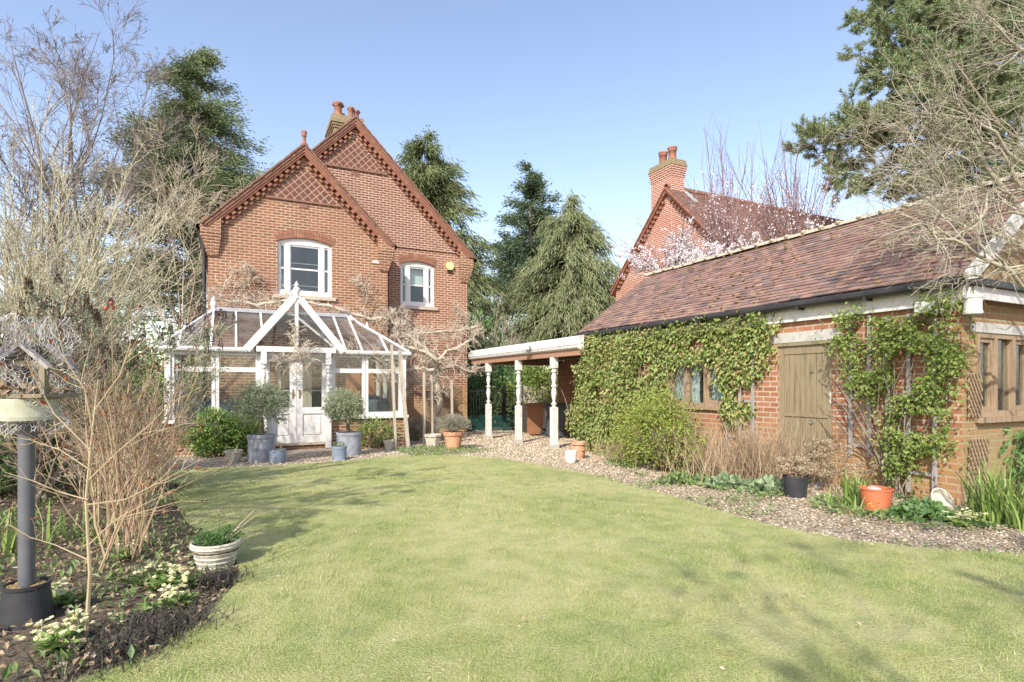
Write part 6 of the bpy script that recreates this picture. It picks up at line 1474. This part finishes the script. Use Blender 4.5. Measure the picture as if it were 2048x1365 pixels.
for j in range(nr_):
    for i in range(nc):
        off = .5 if j % 2 else 0
        u0 = (i+off)/nc; v0 = j*.0255
        A = (u0, v0); B = (u0, v0+.012); Cc = (u0+.5/nc, v0+.0255); Dd = (u0-.5/nc, v0+.0255)
        if v0 > .62 or rg.random() < .12: continue
        for p_, q_ in ((A, B), (B, Cc), (B, Dd)): segs.append([wire(*p_), wire(*q_)])
segs = np.array(segs); m.tubes(segs, np.full(segs.shape[:2], .0012), 3); m.build('chicken_wire', mat_noise('galvanised_wire', [(0.40, 0.40, 0.41), (0.52, 0.52, 0.53)], 5, 0.5, 0, metal=0.3), bt_)
m = MB(); n = 90; C = L2(0, 0, z0+.025)+np.stack([rg.uniform(-.14, .14, n), rg.uniform(-.12, .12, n), rg.uniform(0, .03, n)], 1); m.leaves(C, rv(rg, n), rv(rg, n)+np.array((0, 0, 1)), .045, .03, 0); tag(m.build('leaf_litter', mLITT, None, L2(0, 0, z0)), 'dead brown leaves lying on the floor of the bird table', 'leaves')

# ---------------------------------------------------------------- small plants in the beds
def primrose(lab, x, y, n, s, seed, group='clumps of pale primroses', ypet=False):
    rg = np.random.default_rng(seed); c = gp(x, y); t = thing('primrose', lab, 'flower', c, group)
    m = MB()
    for i in range(n):
        cc = c+np.array((rg.normal(0, s*.45), rg.normal(0, s*.45), 0)); k = 9; a = rg.uniform(0, 6.28, k); m.leaves(np.repeat(cc[None], k, 0)+np.array((0, 0, .01)), np.stack([np.cos(a), np.sin(a), rg.uniform(.25, .8, k)], 1), np.array([[0, 0, 1.]]*k)+rg.normal(0, .3, (k, 3)), rg.uniform(.08, .14, k), .05, 0)
    m.build('leaves', mPRIMR, t); m = MB()
    for i in range(n*5):
        f = c+np.array((rg.normal(0, s*.5), rg.normal(0, s*.5), rg.uniform(.09, .14))); k = 5; a = np.arange(k)*2*np.pi/k+rg.uniform(0, 6); tl = rg.normal(0, .75, 3)+np.array((-.25, -.45, 0)); m.leaves(np.repeat(f[None], k, 0), np.stack([np.cos(a), np.sin(a), 0*a+.25], 1)+tl, np.array([[0, 0, 1.]]*k), .024, .025, 0, .1, .6)
    m.build('flowers', mYPET if ypet else mPETAL, t)
primrose('clump of pale primroses at the bottom left in front of the sapling', 118, 1300, 8, .13, 111)
primrose('clump of pale primroses just left of the cream stone planter', 352, 1178, 6, .11, 112)
primrose('clump of pale primroses below the planter by the black grass', 335, 1225, 4, .09, 113)
primrose('pale primroses beside the rose stems, left of the planter clump', 300, 1170, 4, .1, 114)
primrose('small pale primrose tuft at the foot of the rose stems', 255, 1120, 4, .1, 117)
primrose('pale primrose tuft between the grey pipe and the sapling', 120, 1215, 4, .1, 118)
primrose('white primrose clump on the gravel in front of the tipped bowl', 1925, 1052, 8, .14, 115)
primrose('few yellow flowers beside the orange red tub', 1748, 1032, 1, .05, 116, None, True)
def strap(lab, x, y, n, L, W, seed, name='iris', mat=None, spread=.07, bend=(.2, .8), cat='plant', group=None):
    rg = np.random.default_rng(seed); c = gp(x, y); a = rg.uniform(0, 6.28, n); D = np.stack([np.cos(a), np.sin(a), 0*a], 1)
    m = MB(); m.blades(c+rg.normal(0, spread, (n, 3))*np.array((1, 1, 0)), D, L*rg.uniform(.6, 1.1, n), W, rg.uniform(*bend, n), 0, .40 if name == 'black_grass' else .12); return tag(m.build(name, mat or mSTRAP, None, c), lab, cat, group)
strap('fan of long green strap leaves by the corner below the end window', 1985, 1045, 90, .62, .020, 121, spread=.09, bend=(.15, .75))
strap('green strap leaved clump behind the orange red tub', 1715, 1010, 46, .42, .024, 122)
strap('arching strap leaves low at the right edge of the photo', 2050, 1060, 50, .45, .018, 123)
strap('upright pale green strap leaves between the black pot and the tub', 1690, 1020, 26, .24, .022, 124, spread=.1)
strap('long green strap leaves at the left edge behind the grey pipe', 8, 1110, 36, .45, .02, 125, spread=.12)
strap('green strap leaves among the rose stems', 140, 1085, 40, .28, .012, 126, spread=.2)
strap('black grass tuft spreading in front of the cream planter', 432, 1172, 380, .14, .006, 127, 'black_grass', mBLKG, .08, (.55, 1.0), group='tufts of black grass')
strap('black grass tuft along the lawn edge below the primroses', 330, 1265, 480, .14, .006, 128, 'black_grass', mBLKG, .13, (.55, 1.0), group='tufts of black grass')
strap('black grass tuft nearest the bottom left corner of the lawn', 225, 1318, 420, .14, .006, 129, 'black_grass', mBLKG, .12, (.55, 1.0), group='tufts of black grass')
strap('black grass tuft at the far end of the bed near the lawn', 318, 985, 420, .16, .008, 130, 'black_grass', mBLKG, .14, (.5, 1.0), group='tufts of black grass')
def low(name, lab, cat, x, y, r, n, L, W, mat, seed, zs=.5, group=None, **kw):
    c = gp(x, y); m = MB(); dome(m, c, (r[0], r[1], r[2]), n, L, W, np.random.default_rng(seed), 0, .3, .7, .3, -.05, lump=.2, **kw); return tag(m.build(name, mat, None, c), lab, cat, group)
sg = gp(432, 918)
shrub('choisya', 'rounded glossy green shrub against the left brick base of the conservatory', 'shrub', sg+np.array((.15, .4, 0)), (.75, .5, .58), 7500, .07, .034, mCHOI, 131)
shrub('camellia', 'sparse reddish green shrub against the right brick base of the conservatory', 'shrub', gp(745, 900)+np.array((.1, .25, 0)), (.55, .3, .45), 1300, .06, .028, mCHOI, 132, lump=.4, smat=mROSE)
shrub('lavender_bush', 'grey green bush by the house wall behind the octagonal planter', 'shrub', gp(835, 885)+np.array((.1, .5, 0)), (.3, .3, .4), 1500, .06, .015, mLAV, 133)
low('cyclamen', 'dark green cyclamen leaves on the gravel between tub and tipped bowl', 'plant', 1840, 1035, (.30, .22, .12), 700, .07, .06, mHEDGE, 134)
low('hellebore', 'silvery leaved ground plant left of the plank door', 'plant', 1535, 985, (.25, .2, .13), 420, .09, .07, mHELL, 135)
low('hellebore', 'silvery leaved ground plant under the dry stems', 'plant', 1450, 975, (.3, .18, .12), 380, .09, .06, mHELL, 136)
low('hellebore', 'low green ground plant at the foot of the yellow green shrub', 'plant', 1360, 968, (.35, .2, .1), 420, .08, .05, mGCOV, 137)
cl = thing('glossy_climber', 'dark glossy leaved climber on the end wall at the right edge', 'climber', (8.3, Q0-.05, 0))
m = MB(); rg = np.random.default_rng(138); n = 460; P = np.stack([rg.normal(8.25, .28, n), Q0-rg.uniform(.03, .22, n), rg.uniform(.0, .80, n)], 1); D = rg.normal(0, .5, (n, 3)); D[:, 2] -= .8; N = rg.normal(0, .5, (n, 3)); N[:, 1] -= 1; m.leaves(P, D, N, rg.uniform(.08, .13, n), .05, 0); m.build('foliage', mHEDGE, cl)
m = MB(); br = grow(rg, np.array([[8.25, Q0-.05, 0]]*7), np.stack([rg.normal(0, .3, 7), 0*np.ones(7), np.ones(7)], 1), .7, .006, 6, .1); m.tubes(br[0], br[1], 4); m.build('stems', mBARK, cl)
# spreading ground leaves, litter, stones and turf: nobody could count these
def stuff(o): o['kind'] = 'stuff'; return o
def flat_leaves(name, polys, n, L, W, mat, seed, z=.01, thin=0, sc=2, lab='', cat='', stand=.3, size_y=True):
    rg = np.random.default_rng(seed); m = MB()
    pl = np.array(polys); lo = pl.min(0)[:2]; hi = pl.max(0)[:2]
    x = rg.uniform(lo[0], hi[0], n*3); y = rg.uniform(lo[1], hi[1], n*3); ok = inside(pl, x+rg.normal(0, .06, n*3), y+rg.normal(0, .06, n*3)) & (vnoise(x, y, sc, seed) > thin); x = x[ok][:n]; y = y[ok][:n]; n = len(x)
    C = np.stack([x, y, gz(x, y)+z+rg.uniform(0, .03, n)], 1); D = rv(rg, n); D[:, 2] = np.abs(D[:, 2])*stand; N = rg.normal(0, .35, (n, 3)); N[:, 2] += 1
    k = rg.uniform(.6, 1.4, n); m.leaves(C, D, N, L*k, W*k, 0, .2); return tag(stuff(m.build(name, mat, None)), lab, cat)
RP = [tuple(gp(x, y)) for x, y in ((1215, 935), (1330, 965), (1450, 985), (1560, 1005), (1700, 1040), (1850, 1062), (2048, 1065), (2200, 1060))]+[(8.5, Q0-.05, 0), (PG, Q0, 0), (PG-.02, 9.5, 0)]
flat_leaves('ground_cover', RP, 6500, .045, .035, mGCOV, 141, thin=.42, sc=3, lab='low green weeds and leaves along the foot of the outbuilding wall', cat='ground cover', stand=.8)
GP2 = [tuple(gp(x, y)) for x, y in ((1180, 955), (1400, 1012), (1560, 1058), (1850, 1102), (2300, 1128), (2300, 1060), (1850, 1050), (1560, 1000), (1300, 960))]
flat_leaves('weeds', GP2, 2600, .035, .022, mGCOV, 142, thin=.6, sc=2.2, lab='scattered green weeds and moss on the gravel path', cat='weeds', stand=.8)
flat_leaves('leaf_litter', GP2, 1100, .03, .02, mLITT, 149, lab='brown dead leaves and twigs scattered over the gravel path', cat='leaf litter', stand=.5)
flat_leaves('weeds', [tuple(gp(x, y)) for x, y in ((790, 905), (830, 918), (900, 912), (985, 905), (900, 893))]+[tuple(gp(800, 898))], 1500, .07, .018, mGCOV, 143, lab='green weeds around the props and the octagonal planter', cat='weeds', stand=1.5)
BEDP = [tuple(np.append(p, 0)) for p in BED]
flat_leaves('leaf_litter', [p for p in BEDP], 30000, .034, .024, mLITT, 144, z=.02, lab='brown fallen leaves covering the soil of the front bed', cat='leaf litter', stand=.6)
flat_leaves('bed_weeds', [p for p in BEDP], 20000, .055, .022, mGCOV, 145, z=.02, thin=.35, sc=2.3, lab='small green shoots coming up through the front bed', cat='weeds', stand=1.6)
LP = [tuple(np.append(p, 0)) for p in LAWN]
flat_leaves('fallen_leaves', [p for p in LP], 260, .022, .014, mLITL, 146, z=.04, lab='a few pale dead leaves scattered on the lawn', cat='leaves', stand=.3)
rg = np.random.default_rng(147)                                   # loose stones on the path
x = rg.uniform(-4, 9.6, 90000); y = rg.uniform(1.5, 18, 90000); ok = inside(GRAVEL, x, y) & ~inside(LAWN, x, y) & (x < PG-.02+(y > 10.4)*5); x = x[ok]; y = y[ok]
dd = depth(x, y); keep = rg.random(len(x)) < np.clip((9.5/dd)**1.6, 0, 1); x = x[keep]; y = y[keep]; n = len(x)
o8 = np.array([(1, 0, 0), (0, 1, 0), (-1, 0, 0), (0, -1, 0), (0, 0, .7), (0, 0, -.6)], float)
sc = rg.uniform(.006, .017, n)*np.clip(depth(x, y)/8, 1, 1.8)
V = o8[None]*rg.uniform(.6, 1.3, (n, 6, 1))*sc[:, None, None]+np.stack([x, y, gz(x, y)+.008], 1)[:, None]
an = rg.uniform(0, 6.28, n); 
b0 = np.arange(n)[:, None]*6
m = MB(); m.add(V.reshape(-1, 3), np.concatenate([b0+np.array([f]) for f in ((0, 1, 4), (1, 2, 4), (2, 3, 4), (3, 0, 4), (1, 0, 5), (2, 1, 5), (3, 2, 5), (0, 3, 5))]))
tag(stuff(m.build('gravel_stones', mat_leaf('gravel_stone', [(0.27, 0.20, 0.13), (0.44, 0.36, 0.26), (0.60, 0.51, 0.39), (0.35, 0.27, 0.18), (0.74, 0.67, 0.56)], 0.85, 0, .2), None)), 'loose tan and white stones of the gravel path', 'gravel')
rg = np.random.default_rng(148)                                   # turf
N0 = 900000; Yr = 2.0*(15.5/2.0)**rg.random(N0); ur = rg.uniform(-1.0, 1.0, N0)*1.02; X = ur*Yr
x = CA*X+SA*Yr; y = -SA*X+CA*Yr
prob = np.clip((Yr/5.5), .0, 1)*np.where(Yr < 4, .9, 1)
ok = inside(LAWN, x+rg.normal(0, .02, N0), y+rg.normal(0, .02, N0)) & (rg.random(N0) < .30+.18*vnoise(x, y, 3, 5)); x = x[ok]; y = y[ok]; Yr = Yr[ok]; n = len(x)
a = rg.uniform(0, 6.28, n); D = np.stack([np.cos(a), np.sin(a), 0*a], 1)
tuft = vnoise(x, y, 1.1, 9); L = rg.uniform(.014, .032, n)*(.35+.6*tuft+1.0*vnoise(x, y, 7, 21)**1.5)*np.where(rg.random(n) < .08, 1.8, 1); W = .0026*np.clip(Yr/3.0, 1, 4.0)
V0 = np.stack([x, y, gz(x, y)+.026], 1); S = np.stack([-D[:, 1], D[:, 0], 0*a], 1); be = rg.uniform(.4, 1.5, n)[:, None]
V = np.stack([V0-S*W[:, None]/2, V0+S*W[:, None]/2, V0+np.array((0, 0, 1))*(L*(1-.35*be[:, 0]))[:, None]+D*L[:, None]*be*.8], 1).reshape(-1, 3)
m = MB(); m.add(V, np.arange(n*3).reshape(-1, 3)); tag(stuff(m.build('grass', mBLADE, None)), 'short patchy green and straw coloured grass of the lawn', 'grass')

# ---------------------------------------------------------------- trees behind the photographer that dapple the lawn
SH = [dict(n=8, t0=.35, ang=.85, lr=.55, rr=.6, k=7, wig=.12, up=.02), dict(n=7, t0=.2, ang=.7, lr=.5, rr=.6, k=6), dict(n=6, t0=.2, ang=.6, lr=.5, rr=.6, k=5), dict(n=4, t0=.2, ang=.6, lr=.5, rr=.6, k=4)]
t, out = bare_tree('garden_tree', 'bare garden tree standing behind the lawn that throws dappled shade', np.array((-1.5, -4.9, 0)), (0, 0, 1), 8.2, .09, SH, 151, mBARK, 2, .15, rmin=.004)
rg = np.random.default_rng(152); m = MB(); C, T = along(rg, out[3], 5000, .1); n = len(C); m.leaves(C, T+rv(rg, n), rv(rg, n), rg.uniform(.06, .12, n), .06, 0); m.build('crown', mHEDGE, t)
t, out = bare_tree('garden_tree', 'second bare garden tree casting twig shadows towards the outbuilding', np.array((1.2, -5.0, 0)), (0, 0, 1), 8.6, .09, SH, 153, mBARK, 2, .15, rmin=.004)
t, out = bare_tree('garden_tree', 'leafy garden tree left of the bed whose shade falls across the far lawn', np.array((-5.6, 3.6, 0)), (0, 0, 1), 5.0, .10, SH, 154, mBARK, 2, .15, rmin=.004)
rg = np.random.default_rng(155); m = MB(); C, T = along(rg, out[3], 3500, .1); n = len(C); m.leaves(C, T+rv(rg, n), rv(rg, n), rg.uniform(.05, .10, n), .05, 0); m.build('crown', mHEDGE, t)
